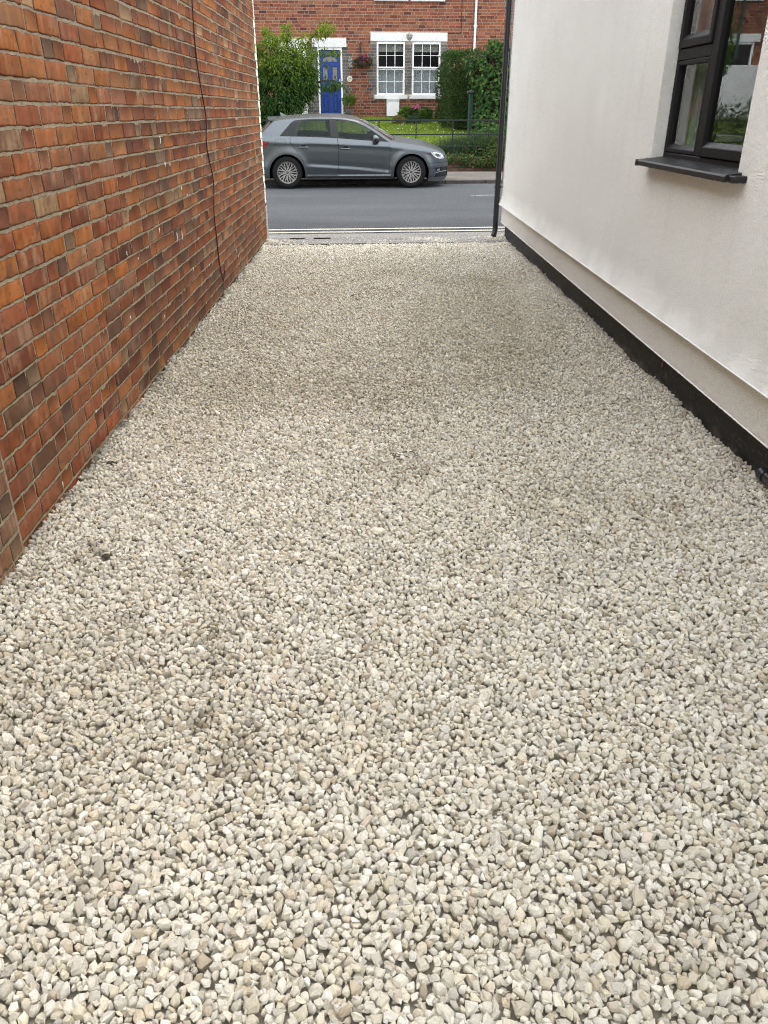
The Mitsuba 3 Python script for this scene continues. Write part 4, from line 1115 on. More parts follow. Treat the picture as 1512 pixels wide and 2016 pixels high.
# clipped dark hedge and the climber before it
def hedge():
    k = 'clipped_hedge'
    tag(k, 'dark green clipped conifer hedge at the right end of the brick house', 'hedge')
    n = 15000
    f = rng.uniform(0, 1, n)
    a, b = rng.uniform(0, 1, n), rng.uniform(0, 1, n)
    U0, U1, V0, V1, Z0, Z1 = 4.10, 5.55, 25.3, 27.6, 1.0, 2.93
    side = rng.choice(4, n, p=[.5, .28, .12, .10])
    u = np.where(side == 0, U0 + a * (U1 - U0), np.where(side == 1, U0, np.where(side == 2, U0 + a * (U1 - U0), U1)))
    v = np.where(side == 0, V0, np.where(side == 1, V0 + a * (V1 - V0), np.where(side == 2, V0 + b * (V1 - V0), V0 + a * (V1 - V0))))
    z = np.where(side == 2, Z1, Z0 + b * (Z1 - Z0))
    nr = np.where((side == 0)[:, None], [0, -1, .1], np.where((side == 1)[:, None], [-1, 0, .1], np.where((side == 2)[:, None], [0, 0, 1.], [1, 0, .1])))
    p = np.stack([u, v, z], 1)
    # rounded shoulders
    e = np.clip((z - 2.45) / .48, 0, 1) ** 2
    p[:, 0] += np.where(side == 1, e * .22, 0) + .05 * (meshkit.noise(p * 3.1, 9) - .5)
    p[:, 1] += np.where(side == 0, e * .25, 0)
    p += nr * ((meshkit.fbm(p * 4, 3, 4) - .5) * .26 + rng.normal(0, .03, n))[:, None]
    m, c = leaves(p, nr * .5 + unit(n) * .6 + np.array([0, 0, .55]), unit(n) * .5 + nr, rng.uniform(.05, .09, n), rng.uniform(.020, .034, n), pal_col(n, [[.042, .09, .026], [.054, .112, .03], [.034, .072, .024], [.078, .13, .036]]))
    foliage(k + '__foliage', m, c)
    put(k + '__branches', st(bx(U0 + .16, U1 - .1, V0 + .2, V1 - .1, .95, Z1 - .3, .15)), 'm_bark')


hedge()


def climber():
    k = 'leafy_climber'
    tag(k, 'big broad leaved climber spilling over beside the black downpipe', 'climber')
    blobs = [(4.85, 24.1, 2.45, .42, .4, .40), (5.2, 24.2, 2.72, .42, .45, .42), (4.55, 24.2, 2.62, .22, .3, .22), (5.05, 24.1, 2.05, .42, .5, .5), (5.3, 24.0, 1.55, .6, .55, .6), (4.95, 24.0, 1.35, .30, .4, .45), (5.1, 23.6, .95, .5, .5, .5), (4.85, 23.2, .75, .45, .5, .4), (4.38, 24.3, 2.70, .12, .2, .10), (5.8, 24.1, 2.3, .6, .6, .9), (5.15, 24.2, 3.02, .28, .25, .16), (5.8, 23.6, 1.2, .6, .6, .9), (4.66, 24.2, 2.22, .16, .25, .18), (4.7, 22.6, .75, .35, .3, .35), (5.1, 22.4, .8, .35, .3, .4)]
    n = 12000
    p, d = in_blobs(blobs, n, shell=.5, seed=8, freq=4.2, thr=.42)
    m, c = leaves(p, d * .4 + unit(n) * .45 + np.array([0, -.25, -.65]), d * .7 + unit(n) * .35 + np.array([0, -.5, .55]), rng.uniform(.055, .135, n), rng.uniform(.045, .105, n), pal_col(n, [[.045, .10, .03], [.055, .12, .032], [.09, .16, .045], [.04, .09, .038], [.13, .19, .05], [.075, .125, .06]], p=[.27, .25, .16, .17, .09, .06], sd=.16), fold=.18)
    foliage(k + '__foliage', m, c)
    for i in range(7):
        a = rng.uniform(-.3, .3)
        branch(k + '__stem', [(5.2 + a, 23.9, .3), (5.25 + a * 1.4, 24.0, 1.2), (5.2 + a * 1.8, 24.1, 2.0), (5.15 + a * 2.2, 24.2, 2.7)], .022, .007)
    # a dense core of twigs behind the leaves
    tw = []
    for i in range(420):
        q = np.array(blobs[rng.integers(0, 8)]); c0 = q[:3] + unit(1)[0] * q[3:] * .7; d0 = unit(1)[0] * [.25, .25, .32]
        tw.append(tube([c0 - d0, c0 + rng.normal(0, .03, 3), c0 + d0], .006, 3, False))
    kk = put(k + '__twigs', st(cat(tw)), 'm_bark'); tag(kk, kind='stuff')


climber()
small_bush('wall_creeper', 'ivy and wild growth hanging over the low wall behind the front of the car', [(3.75, 21.62, .38, .35, .12, .10), (4.2, 21.62, .33, .4, .13, .12), (4.6, 21.6, .36, .4, .16, .14), (5.0, 21.55, .50, .40, .25, .25), (4.75, 22.0, .62, .4, .3, .28), (5.35, 21.55, .5, .4, .3, .40), (3.3, 21.65, .40, .3, .1, .07), (4.3, 22.1, .55, .4, .3, .2), (2.6, 21.66, .40, .4, .08, .06)], 3400, .07, .045, [[.05, .105, .03], [.075, .14, .04], [.10, .16, .05], [.13, .15, .06], [.045, .09, .03], [.12, .10, .05]], 14, up=-.25, cat_='creeper', stems=False)
small_bush('red_shrub', 'low shrub with reddish new leaves in the flower bed', [(2.78, 26.9, 1.18, .20, .2, .13)], 520, .06, .03, [[.24, .15, .06], [.18, .17, .06], [.13, .16, .04]], 15)
small_bush('bed_shrub', 'leafy yellow green shrub in the bed under the left sash window', [(3.12, 27.5, 1.40, .19, .2, .15), (3.0, 27.5, 1.33, .12, .15, .11)], 680, .10, .05, [[.13, .21, .035], [.17, .24, .05], [.08, .15, .03]], 16)
small_bush('round_shrub', 'rounded green shrub in the bed to the right of the pot of pink flowers', [(3.68, 27.4, 1.33, .21, .2, .13), (3.78, 27.4, 1.38, .10, .12, .12)], 800, .085, .045, [[.09, .17, .035], [.12, .20, .04], [.06, .13, .03]], 17)
small_bush('blue_shrub', 'dark blue green shrub round the foot of the flower pot', [(3.22, 27.0, 1.17, .24, .2, .12), (3.55, 27.0, 1.12, .25, .2, .10)], 900, .06, .035, [[.05, .085, .07], [.04, .08, .045], [.07, .11, .09]], 18)
for i, (u, h_, lab) in enumerate(((3.85, .50, 'feathery dark green lavender bush behind the fence, nearest the car bonnet'), (4.45, .62, 'feathery dark green lavender bush behind the fence, nearest the climber'))):
    k = 'lavender_bush' + ('', '_001')[i]
    tag(k, lab, 'lavender')
    n = 2600
    b = np.stack([u + rng.normal(0, .24, n), 22.35 + rng.normal(0, .18, n), np.full(n, .44 + .04 * i)], 1)
    dirs = np.stack([(b[:, 0] - u) * 1.3 + rng.normal(0, .22, n), (b[:, 1] - 22.35) * 1.2 + rng.normal(0, .2, n), np.full(n, 1.0)], 1)
    m, c = blades(b, dirs, rng.uniform(.3, 1.0, n) * h_, .016, pal_col(n, [[.055, .10, .045], [.075, .12, .06], [.045, .085, .035], [.10, .13, .09]]))
    foliage(k + '__foliage', m, c)
    branch(k + '__stem', [(u, 22.35, .3), (u + .02, 22.35, .5), (u, 22.36, .7)], .02, .006, 6)

# pot of pink flowers
pot = lathe([(0, 0), (.10, 0), (.13, .12), (.135, .17), (.16, .175), (.16, .205), (.14, .205), (.125, .17), (0, .17)], 24)
pot.apply_translation((3.36, 27.6, 1.20))
put('flower_pot__pot', st(pot), 'm_terracotta', smooth=40)
p, d = in_blobs([(3.33, 27.6, 1.45, .15, .14, .07)], 300, seed=2, thr=.2)
m, c = leaves(p, d + unit(300) * .4 + [0, 0, .3], unit(300) + [0, -.4, .8], .07, .05, pal_col(300, [[.06, .13, .04], [.09, .17, .05]]))
foliage('flower_pot__foliage', m, c)
p, d = in_blobs([(3.28, 27.55, 1.54, .12, .10, .045), (3.45, 27.55, 1.58, .05, .05, .035)], 190, seed=4, thr=.1)
m, c = leaves(p, d + unit(190), unit(190), .045, .04, pal_col(190, [[.60, .14, .30], [.66, .25, .40], [.50, .09, .24]]))
put('flower_pot__blossom', st(m), 'm_petal', color=c)
tag('flower_pot', 'dark pot of pink flowers in the bed under the sash windows', 'flower pot')

# hanging basket on its bracket
bu, bv, bz = 1.79, HV - .22, 2.70
bowl = lathe([(0, 0), (.06, .004), (.12, .035), (.155, .09), (.165, .14), (.15, .14), (.14, .09), (0, .08)], 24)
bowl.apply_translation((bu, bv, bz))
put('hanging_basket__bowl', st(bowl), 'm_terracotta', smooth=40)
put('hanging_basket__bracket', [st(tube([(1.72, HV - .005, 3.10), (1.72, HV - .012, 3.36)], .010, 6)), st(tube(spline([(1.72, HV - .01, 3.34), (1.74, HV - .10, 3.37), (1.77, HV - .20, 3.33), (bu, bv, 3.27)], 14), .009, 6)), st(tube([(1.72, HV - .01, 3.14), (1.76, HV - .18, 3.32)], .007, 6))], 'm_fence')
for t in range(3):
    an = t * 2.094 + .4
    put('hanging_basket__chain', st(tube([(bu + .16 * math.cos(an), bv + .16 * math.sin(an), bz + .14), (bu, bv, 3.27)], .004, 4)), 'm_fence')
p, d = in_blobs([(bu, bv, 2.87, .20, .17, .10), (bu - .16, bv, 2.80, .12, .1, .10), (bu + .17, bv, 2.84, .12, .1, .12)], 620, seed=7, thr=.25)
m, c = leaves(p, d + unit(620) * .5, unit(620) + [0, -.4, .8], .06, .035, pal_col(620, [[.05, .09, .035], [.07, .12, .04], [.05, .07, .05]]))
foliage('hanging_basket__foliage', m, c)
p, d = in_blobs([(bu + .02, bv - .05, 2.89, .16, .15, .09)], 230, seed=9, thr=.1)
m, c = leaves(p, d + unit(230), unit(230), .05, .045, pal_col(230, [[.20, .03, .09], [.28, .06, .14], [.13, .03, .08]]))
put('hanging_basket__blossom', st(m), 'm_petal', color=c)
tag('hanging_basket', 'hanging basket with dark red flowers on a bracket between the door and the windows', 'hanging basket')


# ------------------------------------------------------------------ front garden: bank of lawn, low wall, fence, post
def lawn_z(v):
    t = np.clip((v - 21.9) / 6.4, 0, 1)
    return .40 + .87 * t ** .92


gm = grid_panel(-16, 9, 21.86, HV + .02, 50, 60, lambda u, v: np.stack([u, v, lawn_z(v) + (meshkit.fbm(np.stack([u * .8, v * .8, u * 0], -1), 3) - .5) * .10], -1))
put('garden_bank', st(gm), 'm_earth', smooth=True); tag('garden_bank', kind='structure', label='sloping front garden in front of the brick house')
n = 46000
u = rng.uniform(-1.7, 6.3, n); v = 21.95 + 6.3 * rng.uniform(0, 1, n) ** 1.1
g = np.stack([u, v, lawn_z(v) + (meshkit.fbm(np.stack([u * .8, v * .8, u * 0], -1), 3) - .5) * .10 - .01], 1)
tall = 1 + 1.6 * np.clip((meshkit.fbm(g * 1.3, 3, 5) - .5) * 3, 0, 1)
col = pal_col(n, [[.19, .28, .026], [.16, .245, .022], [.22, .30, .038], [.12, .19, .022]], p=[.35, .3, .2, .15]) * (.8 + .4 * meshkit.fbm(g * 1.7, 2, 6))[:, None]
m, c = blades(g, np.stack([rng.normal(0, .35, n), rng.normal(0, .35, n), np.ones(n)], 1), rng.uniform(.04, .085, n) * tall, .018, col)
put('lawn', trimesh.Trimesh(street(m.vertices), m.faces, process=False), 'm_grass', color=c); tag('lawn', 'sunny green lawn sloping up behind the fence', 'grass', kind='stuff')
n = 70
u = rng.uniform(1.0, 4.6, n); v = 22.2 + 4.6 * rng.uniform(0, 1, n)
fl = []
for a, b in zip(u, v):
    s = sphere((a, b, lawn_z(b) + .09), (.016, .016, .012), 0); fl.append(s)
put('daisies', st(cat(fl)), 'm_white_dirty'); tag('daisies', 'white daisies scattered over the lawn', 'daisies', kind='stuff')

# low garden wall of old bricks
tag('garden_wall', 'low mossy brick wall along the far pavement', 'wall')
put('garden_wall__core', st(bx(-16, 9, 21.735, 21.90, -.1, .385)), 'm_soil')
for c in range(4):
    u = -1.8 + (.11 if c % 2 else 0)
    while u < 6.2:
        L = .215 * (1 + rng.normal(0, .02))
        z0 = .078 + c * .078
        m = bx(u, u + L - .011, 21.722, 21.80, z0, z0 + .066, .006)
        cc = pal_col(1, [[.15, .075, .05], [.12, .07, .05], [.10, .075, .055], [.17, .10, .07], [.08, .075, .05]], sd=.15)
        put('garden_wall__brick', st(m), 'm_oldwall', color=np.repeat(cc, len(m.vertices), 0) * (.85 + .3 * meshkit.noise(m.vertices * 40))[:, None])
        u += L

# iron fence of flat bars
tag('bar_fence', 'thin dark green iron bar fence along the lawn', 'fence')
for zr in (1.25, .928, .648, .40):
    put('bar_fence__rail', st(bx(-12, 8, 21.886, 21.898, zr - .017 if zr > 1 else zr - .015, zr + .015, .002)), 'm_fence')
for i in range(-12, 6):
    u = 1.78 + i * .94
    put('bar_fence__post', st(bx(u - .014, u + .014, 21.899, 21.911, .2, 1.262, .002)), 'm_fence')

# green post standing in the climber
put('green_post__shaft', st(bx(4.51, 4.63, 24.45 - .06, 24.45 + .06, .4, 1.90, .012)), 'm_green_paint', smooth=30)
put('green_post__cap', [st(hull([(4.57 + a * .10, 24.45 + b * .10, 1.90) for a in (-1, 1) for b in (-1, 1)] + [(4.57 + a * .11, 24.45 + b * .11, 1.94) for a in (-1, 1) for b in (-1, 1)] + [(4.57, 24.45, 1.99)]))], 'm_post_cap')
tag('green_post', 'green painted gate post with a grey green pointed cap between hedge and climber', 'post')


# ------------------------------------------------------------------ the parked car: s along (rear axle 0, front axle 2.6), l across (near side negative), z up
HWID = .885
CREASE = np.array([(-.9, .893), (-.35, .891), (.117, .877), (.722, .859), (1.43, .827), (2.115, .795), (2.62, .749), (3.0, .69), (3.5, .585)])
BELT = np.array([(-.9, 1.03), (-.17, 1.0), (.314, .986), (.92, .965), (1.44, .933), (2.1, .887), (2.6, .835), (3.0, .765), (3.5, .65)])
SWAGE = np.array([(-.9, .46), (.48, .437), (1.07, .40), (1.42, .378), (2.115, .31), (3.5, .27)])


def side_in(s, z):
    """how far the body side lies inside its widest line"""
    zc, zb, zs = (np.interp(s, t[:, 0], t[:, 1]) for t in (CREASE, BELT, SWAGE))
    d = .058 * np.clip((z - zc) / (zb - zc), 0, 1) ** 1.15
    g = np.clip(z - zb, 0, None)
    d = d + .34 * g + .50 * g * g
    q = np.clip((zc - z) / np.maximum(zc - zs, .05), 0, 1)
    door = np.interp(q, [0, .05, .12, .35, .70, .93, 1.0], [0, .010, .013, .011, .018, .032, .012])
    b = np.clip(zs - z, 0, None)
    low = np.interp(b, [0, .03, .10, .18], [.0, .006, .022, .030])
    mid = np.clip((s - .36) / .12, 0, 1) * np.clip((2.20 - s) / .10, 0, 1)
    d = d + (door + low) * mid + (.006 * np.clip(q * 8, 0, 1) + .03 * np.clip((.42 - z) / .3, 0, 1)) * (1 - mid)
    sill = ((z < .272) & (z > .1)) * mid
    d = np.where(sill > .5, np.interp(z, [.19, .235, .268, .272], [.035, .002, .006, .030]), d)
    for c in (0, 2.6):
        r = np.hypot(s - c, z - .30)
        d = d - .020 * np.exp(-np.clip(r - .395, 0, None) ** 2 / .075 ** 2) * (z > .2) * np.clip((zc + .02 - z) / .1, 0, 1)
    ez = np.interp(s, [o_[0] for o_ in OUTLINE[8:20]], [o_[1] for o_ in OUTLINE[8:20]])
    d = d + 7.0 * np.clip(z - (ez - .055), 0, None) ** 2 * np.clip((s + .25) / .2, 0, 1) * np.clip((1.75 - s) / .3, 0, 1)
    d = d + .46 * np.clip((s - 2.62) / .84, 0, 1) ** 3.0 + .30 * np.clip((-.25 - s) / .57, 0, 1) ** 2.6
    return d


OUTLINE = [(-.70, .20), (-.80, .33), (-.815, .55), (-.775, .78), (-.70, .90), (-.60, .975), (-.50, 1.03), (-.30, 1.20), (-.215, 1.265), (-.04, 1.293), (.19, 1.310), (.47, 1.324), (.75, 1.330), (1.0, 1.330), (1.17, 1.323), (1.45, 1.283), (1.60, 1.235), (1.83, 1.115), (2.04, .985), (2.165, .905), (2.24, .885), (2.40, .868), (2.60, .842), (2.84, .800), (3.05, .747), (3.20, .695), (3.33, .625), (3.40, .53), (3.435, .42), (3.44, .30), (3.43, .20), (3.37, .125), (3.20, .112), (3.0, .125)]
ARCHR = .368
low_pts = [(2.98, .125), (2.6, .18), (2.2, .19), (2.1, .192), (.45, .195), (.35, .2), (0, .2), (-.35, .2)]
BODY = Polygon(OUTLINE + low_pts).buffer(0)
arches = unary_union([Point(c, .300).buffer(ARCHR, 48).union(sbox(c - ARCHR, 0, c + ARCHR, .30)) for c in (0, 2.6)])
DLO = Polygon([(-.115, 1.005), (.314, .992), (.92, .972), (1.44, .940), (2.105, .893), (1.93, 1.005), (1.80, 1.085), (1.64, 1.172), (1.45, 1.246), (1.28, 1.283), (1.12, 1.298), (.90, 1.305), (.55, 1.303), (.34, 1.292), (.19, 1.276), (.12, 1.235)])
GLASS = {'quarter_glass': Polygon([(-.06, 1.020), (.148, 1.012), (.245, 1.254), (.200, 1.252), (.135, 1.215)]),
         'rear_door_glass': Polygon([(.225, 1.006), (.55, 1.0), (.925, .985), (.905, 1.288), (.55, 1.288), (.345, 1.278), (.30, 1.20)]),
         'front_door_glass': Polygon([(1.10, .975), (1.44, .953), (1.85, .925), (1.845, 1.04), (1.64, 1.152), (1.44, 1.230), (1.28, 1.268), (1.12, 1.282), (1.035, 1.287)])}
RDOOR = Polygon([(.115, .995), (.10, .90), (.13, .83), (.22, .71), (.33, .56), (.42, .42), (.455, .30), (1.07, .275), (1.068, .85), (1.05, .96), (.60, .982)])
FDOOR = Polygon([(1.058, .96), (1.076, .85), (1.078, .275), (2.138, .275), (2.148, .79), (2.112, .886), (1.44, .932)])
RDOOR = RDOOR.difference(DLO.buffer(.002)); FDOOR = FDOOR.difference(DLO.buffer(.002))
FLAP = sbox(-.205, .820, -.005, .948).buffer(-.03).buffer(.03)
TAIL = Polygon([(-.80, .93), (-.355, .902), (-.372, .86), (-.415, .785), (-.47, .772), (-.80, .76)]).intersection(BODY.buffer(-.012))
HEAD = Polygon([(3.005, .683), (3.10, .688), (3.20, .668), (3.30, .622), (3.335, .575), (3.325, .548), (3.22, .552), (3.12, .582), (3.06, .628)])
BGRILLE = Polygon([(3.10, .385), (3.43, .385), (3.43, .20), (3.10, .205), (3.17, .30)]).intersection(BODY.buffer(-.010))
TILT = math.asin(.076 / 1.6)


def car_world(p):
    """car frame -> world; the far wheels stand on the pavement"""
    p = np.asarray(p, float)
    l, z = p[..., 1] + HWID, p[..., 2] - .0
    l2, z2 = l * math.cos(TILT) - z * math.sin(TILT), l * math.sin(TILT) + z * math.cos(TILT)
    return street(np.stack([p[..., 0] - .476, 17.80 + l2, z2], -1))


def panel(poly, inset=0.0, cell=.03, thick=None, near=True):
    """a piece of the body side cut out of its curved surface"""
    V, F = [], []
    for g in getattr(poly, 'geoms', [poly]):
        if g.area < 1e-5:
            continue
        v, f = clip_grid(g, cell)
        F.append(f + sum(map(len, V))); V.append(v)
    v, f = np.vstack(V), np.vstack(F)
    l = -(HWID - side_in(v[:, 0], v[:, 1]) - inset)
    p = np.stack([v[:, 0], l, v[:, 1]], 1)
    if not near:
        p[:, 1] *= -1; f = f[:, ::-1]
    return trimesh.Trimesh(p, f, process=False)


def make_car():
    k = 'parked_car'
    tag(k, 'grey five door hatchback parked half on the far pavement', 'car')

    def cp(key, mesh, m, smooth=40):
        if isinstance(mesh, list):
            mesh = cat(mesh)
        return put(k + '__' + key, trimesh.Trimesh(car_world(mesh.vertices), mesh.faces, process=False), m, smooth=smooth)

    body = BODY.difference(unary_union([arches, DLO.buffer(.003), RDOOR.buffer(.0045), FDOOR.buffer(.0045), FLAP.buffer(.003), TAIL.buffer(.003), HEAD.buffer(.003), BGRILLE.buffer(.002)]))
    cut = LineString([(2.985, .482), (3.40, .479)]).buffer(.0035).union(LineString([(2.96, .50), (2.99, .482)]).buffer(.003))
    body = body.difference(cut)
    # the top, nose and tail swept over the outline
    o = np.array(OUTLINE)
    d = np.r_[0, np.cumsum(np.linalg.norm(np.diff(o, axis=0), axis=1))]
    t = np.unique(np.r_[np.linspace(0, d[-1], 110), d])
    S, Z = np.interp(t, d, o[:, 0]), np.interp(t, d, o[:, 1])
    from scipy.ndimage import gaussian_filter1d
    ye = HWID - side_in(S, Z)
    idx = np.interp(t, d, np.arange(len(o)))
    dz = np.interp(idx, [0, 3, 5, 7, 9, 12, 15, 17, 19, 20, 23, 26, 28, 33], [0, 0, .01, .03, .030, .036, .040, .040, .030, .036, .050, .045, .01, 0])
    ds = np.interp(idx, [0, 3, 7, 8, 10, 15, 17, 19, 20, 24, 27, 33], [-.05, -.05, -.08, -.05, 0, .0, .05, .13, .10, .06, .045, .05])
    tt = np.r_[-1, -.97, -.92, -.86, np.linspace(-.78, .78, 13), .86, .92, .97, 1]
    P = np.stack([S[:, None] + ds[:, None] * (1 - tt ** 2), ye[:, None] * tt, Z[:, None] + dz[:, None] * (1 - np.abs(tt) ** 2.3)], -1)
    nt = len(tt)
    i, j = np.meshgrid(np.arange(len(t) - 1), np.arange(nt - 1), indexing='ij')
    q = np.stack([i * nt + j, i * nt + j + 1, (i + 1) * nt + j + 1, (i + 1) * nt + j], -1)
    ic = (idx[:-1] + idx[1:])[:, None] / 2 + 0 * j
    tc = ((tt[:-1] + tt[1:]) / 2)[None] + 0 * i
    ws = (ic > 15.4) & (ic < 18.8) & (np.abs(tc) < .90)
    rw = (ic > 5.3) & (ic < 7.6) & (np.abs(tc) < .85)
    cowl = (ic > 18.8) & (ic < 19.35) & (np.abs(tc) < .93)
    gr = (ic > 26.3) & (ic < 29.5) & (np.abs(tc) < .55)
    V = P.reshape(-1, 3)

    def strip(mask):
        qq = q[mask]
        f = np.vstack([qq[:, [0, 2, 1]], qq[:, [0, 3, 2]]])
        used, inv = np.unique(f, return_inverse=True)
        return trimesh.Trimesh(V[used], inv.reshape(-1, 3), process=False)

    shell = strip(~(ws | rw | cowl | gr))
    cp('body', [panel(body, 0, .025), panel(body, 0, .05, near=False), shell], 'm_paint', smooth=38)
    cp('windscreen', strip(ws), 'm_car_glass', True)
    cp('rear_window', strip(rw), 'm_car_glass_dark', True)
    cp('cowl', strip(cowl), 'm_trim', True)
    cp('grille', strip(gr), 'm_trim', True)
    # roof edge moulding and door tops, both sides
    for near in (True, False):
        c = .025 if near else .06
        cp('front_door', panel(FDOOR, 0, c, near=near), 'm_paint', 38)
        cp('rear_door', panel(RDOOR, 0, c, near=near), 'm_paint', 38)
        cp('window_trim', panel(DLO.difference(unary_union(list(GLASS.values()))), .004, c, near=near), 'm_trim', 38)
        for g, p in GLASS.items():
            cp(g, panel(p.buffer(.003), .007, .06, near=near), 'm_car_glass' if g != 'quarter_glass' else 'm_car_glass_dark', True)
        cp('headlight', panel(HEAD, -.001, c * .7, near=near), 'm_lamp', True)
        strip_poly = LineString([(3.02, .672), (3.075, .625), (3.13, .583), (3.225, .555)]).buffer(.017).intersection(HEAD.buffer(-.004))
        cp('headlight__light_strip', panel(strip_poly, -.006, c * .5, near=near), 'm_lamp_strip', True)
        cp('headlight__projector', panel(Point(3.265, .598).buffer(.030).intersection(HEAD.buffer(-.004)), -.005, c * .5, near=near), 'm_lamp_strip', True)
        cp('headlight__housing', panel(Polygon([(3.10, .668), (3.19, .655), (3.225, .60), (3.15, .598)]).intersection(HEAD), -.003, c * .5, near=near), 'm_lamp_dark', True)
        cp('tail_light', panel(TAIL, -.003, c, near=near), 'm_tail', True)
        cp('fuel_flap' if near else 'rear_wing_panel', panel(FLAP, .0, c, near=near), 'm_paint', 38)
        cp('air_intake', panel(BGRILLE, .018, c, near=near), 'm_trim', 38)
        sg = -1 if near else 1
        L = lambda s, z, out: [s, sg * (HWID - float(side_in(np.array(s), np.array(z))) + out), z]
        # trims in the intake
        cp('intake_blade', tube([L(3.13, .288, -.004), L(3.25, .296, -.004), L(3.35, .299, -.004), L(3.41, .300, -.004)], .010, 6), 'm_paint', 40)
        cp('fog_light', hull([L(3.20 + a * .035, .340 + b * .016, o_) for a in (-1, 1) for b in (-1, 1) for o_ in (-.012, .0)]), 'm_chrome', 30)
        for s0, zz in ((.355, .795), (1.218, .767)):
            hm = [np.array(L(s0 + a, zz + .004 * math.cos(a * 18) - .0, .026 + .016 * (1 - (a / .115) ** 2))) for a in np.linspace(-.105, .105, 11)]
            cp('door_handle', tube(hm, [.008, .012, .014, .014, .014, .014, .014, .014, .014, .012, .008], 8), 'm_paint', 50)
            rec = Point(s0 + .005, zz + .018).buffer(.05)
            rec = shapely.affinity.scale(rec, 1.05, .62)
            cp('handle_recess', panel(rec, -.0025, .02, near=near), 'm_trim', True)
        # mirror
        mc = np.array(L(1.835, .965, .115))
        m = sphere((0, 0, 0), (.078, .095, .062), 3)
        v = m.vertices
        v[:, 0] = np.where(v[:, 0] < -.035, -.035 + (v[:, 0] + .035) * .15, v[:, 0]); v[:, 2] *= 1 - .25 * (v[:, 0] > .03)
        cp('mirror', trimesh.Trimesh(v + mc, m.faces, process=False), 'm_paint', True)
        cp('mirror__glass', hull([mc + [-.047, a * .075, b * .048] for a in (-1, 1) for b in (-1, 1)] + [mc + [-.040, a * .075, b * .048] for a in (-1, 1) for b in (-1, 1)]), 'm_chrome', 30)
        cp('mirror__arm', tube([L(1.90, .905, -.01), L(1.875, .90, .05), list(mc + [.01, 0, -.045])], [.03, .026, .024], 8), 'm_trim', 50)
        # wheels
        for c0 in (0, 2.6):
            wk = 'front_wheel' if c0 else 'rear_wheel'
            w0 = HWID - float(side_in(np.array(c0 + .0), np.array(.72))) - .012
            tp = [(.205, 0), (.212, .012), (.245, .004), (.285, .010), (.305, .026), (.3135, .045), (.315, .10), (.3135, .16), (.305, .185), (.28, .20), (.205, .20)]
            ty = lathe(tp, 64)
            rim_out = lathe([(.198, .012), (.212, .010), (.216, .016), (.214, .03), (.198, .05), (.195, .18), (.185, .18), (.188, .04)], 64)
            hubp = [Point(0, 0).buffer(.042)]
            for q_ in range(10):
                a = q_ * math.pi / 5 + .16
                for e_ in (-1, 1):
                    a0, a1 = a + e_ * .09, a + e_ * .155
                    hubp.append(LineString([(.03 * math.cos(a), .03 * math.sin(a)), (.085 * math.cos(a0), .085 * math.sin(a0)), (.203 * math.cos(a1), .203 * math.sin(a1))]).buffer(.0075))
                hubp.append(LineString([(.155 * math.cos(a + .16), .155 * math.sin(a + .16)), (.203 * math.cos(a + .32), .203 * math.sin(a + .32))]).buffer(.005))
            face = extr(unary_union(hubp), .018)
            cap = lathe([(0, -.006), (.026, -.004), (.030, .004), (.030, .02)], 24)
            disc = lathe([(0, .05), (.19, .05), (.19, .065), (0, .065)], 40)
            nuts = []
            for q_ in range(5):
                n_ = trimesh.creation.cylinder(.009, .012, sections=8); n_.apply_translation((.056 * math.cos(q_ * 1.2566), .056 * math.sin(q_ * 1.2566), .012)); nuts.append(n_)

            def wm(m):
                v = m.vertices
                return trimesh.Trimesh(np.stack([c0 + v[:, 0], sg * (w0 - v[:, 2]), .315 + v[:, 1]], 1), m.faces if near else m.faces[:, ::-1], process=False)
            for m in (ty, rim_out, face, cap, disc):
                pass
            fv = face.vertices; fv[:, 2] += .020 - .012 * np.clip(np.hypot(fv[:, 0], fv[:, 1]) / .2, 0, 1) + .010
            wi = k + '__' + wk
            kk = wk if near else wk + '_001'
            cp(kk + '__tyre', wm(ty), 'm_tyre', 35)
            cp(kk + '__rim', [wm(rim_out), wm(face)], 'm_alloy', 30)
            cap.apply_translation((0, 0, .02)); cp(kk + '__hub_cap', [wm(cap)] + [wm(n_) for n_ in nuts], 'm_lamp_dark', 35)
            cp(kk + '__brake', wm(disc), 'm_brake', 30)
    # underbody, wheel wells, inside
    ub = [bx(-.70, 3.25, -.62, .62, .17, .30, .03), bx(.40, 2.19, -.80, .80, .185, .50, .03), bx(-.6, 3.2, -.52, .52, .25, .60, .05)]
    inner = BODY.buffer(-.03).difference(arches).intersection(sbox(-.78, .2, 3.3, .86))
    ub += [panel(inner, .07, .09), panel(inner, .07, .09, near=False)]
    for c0 in (0, 2.6):
        for sg in (-1, 1):
            a = np.linspace(-.35, math.pi + .35, 28)
            r_ = .378
            v = np.array([[c0 + r_ * math.cos(x), sg * l, .30 + r_ * math.sin(x)] for x in a for l in (.50, .872)])
            f = []
            for i_ in range(len(a) - 1):
                b_ = 2 * i_
                f += [(b_, b_ + 1, b_ + 3), (b_, b_ + 3, b_ + 2)]
            ub.append(trimesh.Trimesh(v, f, process=False))
            ub.append(bx(c0 - .38, c0 + .38, min(sg * .48, sg * .5), max(sg * .48, sg * .5), .2, .66))
    cp('underbody', ub, 'm_underbody', False)
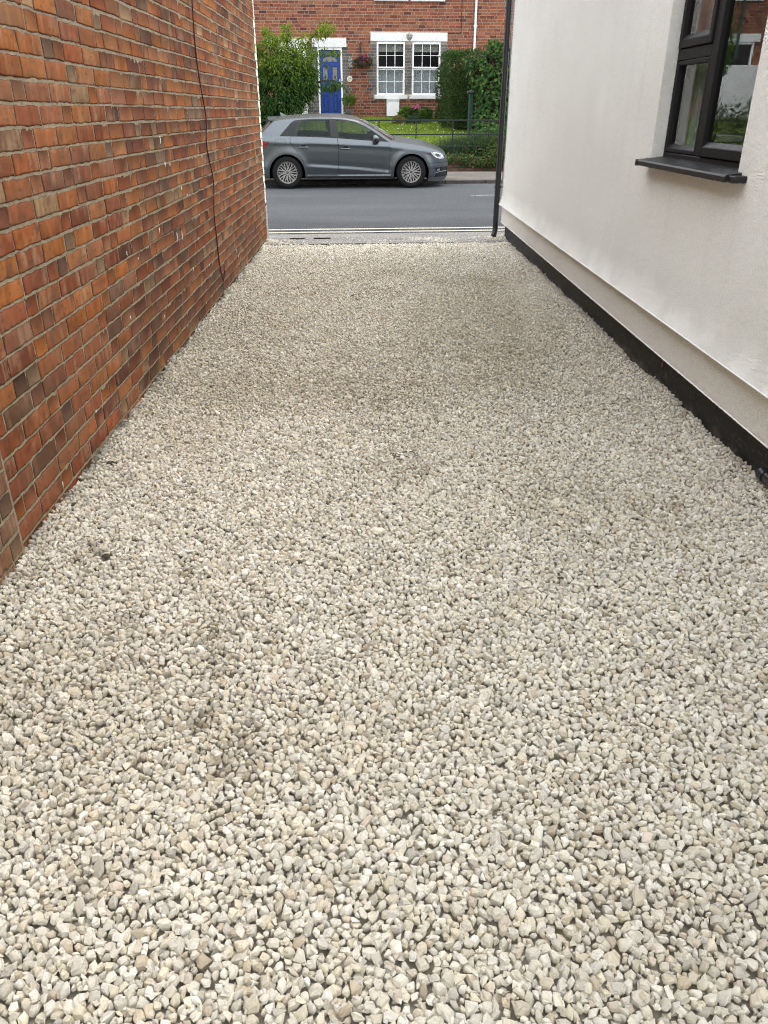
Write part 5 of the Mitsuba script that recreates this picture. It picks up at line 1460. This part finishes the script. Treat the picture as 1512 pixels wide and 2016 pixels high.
    cp('floor', [bx(-.62, 2.3, -.72, .72, .5, .56, .02), hull([(1.95, y, z) for y in (-.68, .68) for z in (.56, .82)] + [(2.15, y, z) for y in (-.68, .68) for z in (.56, .86)])], 'm_seat', 30)
    for s0 in (.95, .95 + .02):
        pass
    for s0, ys in ((1.02, (-.36, .36)), (.18, (-.37, 0, .37))):
        for y in ys:
            seat = [hull([(s0 + a, y + b * .23, z) for a in (0, .5) for b in (-1, 1) for z in (.56, .70)]), hull([(s0 + .02, y + b * .22, .66) for b in (-1, 1)] + [(s0 + .16, y + b * .22, .68) for b in (-1, 1)] + [(s0 - .14, y + b * .17, 1.06) for b in (-1, 1)] + [(s0 - .05, y + b * .17, 1.07) for b in (-1, 1)]),
                    hull([(s0 - .17 + a, y + b * .12, z) for a in (0, .08) for b in (-1, 1) for z in (1.10, 1.20)] + [(s0 - .16 + a, y + b * .09, z) for a in (0, .07) for b in (-1, 1) for z in (1.09, 1.225)])]
            cp('seat', seat, 'm_seat', 40)
    sw = trimesh.creation.torus(.18, .014, major_sections=28, minor_sections=8)
    sw.apply_transform(trimesh.transformations.rotation_matrix(math.radians(66), (0, 1, 0))); sw.apply_translation((1.72, .36, .88))
    cp('steering_wheel', sw, 'm_seat', True)
    # spoiler lip, aerial, wipers
    sp = []
    for y in np.linspace(-.58, .58, 9):
        e = 1 - (y / .6) ** 2
        sp += [(-.20, y, 1.292 + .020 * e), (-.33 - .05 * e, y * .97, 1.283 + .022 * e), (-.33 - .05 * e, y * .97, 1.272 + .022 * e), (-.20, y, 1.255 + .02 * e)]
    cp('spoiler', hull(sp), 'm_paint', 30)
    cp('aerial', hull([(-.10, -.018, 1.33), (-.10, .018, 1.33), (.03, -.022, 1.33), (.03, .022, 1.33), (-.115, 0, 1.395), (-.09, 0, 1.39)]), 'm_paint', 30)
    cp('wiper', [tube([(2.20, .1, .955), (2.02, -.50, .985)], .008, 5)], 'm_trim', False)


make_car()

for key in [k for k in labels if k not in scene and not any(s.startswith(k + '__') for s in scene)]:
    print('label without object', key)
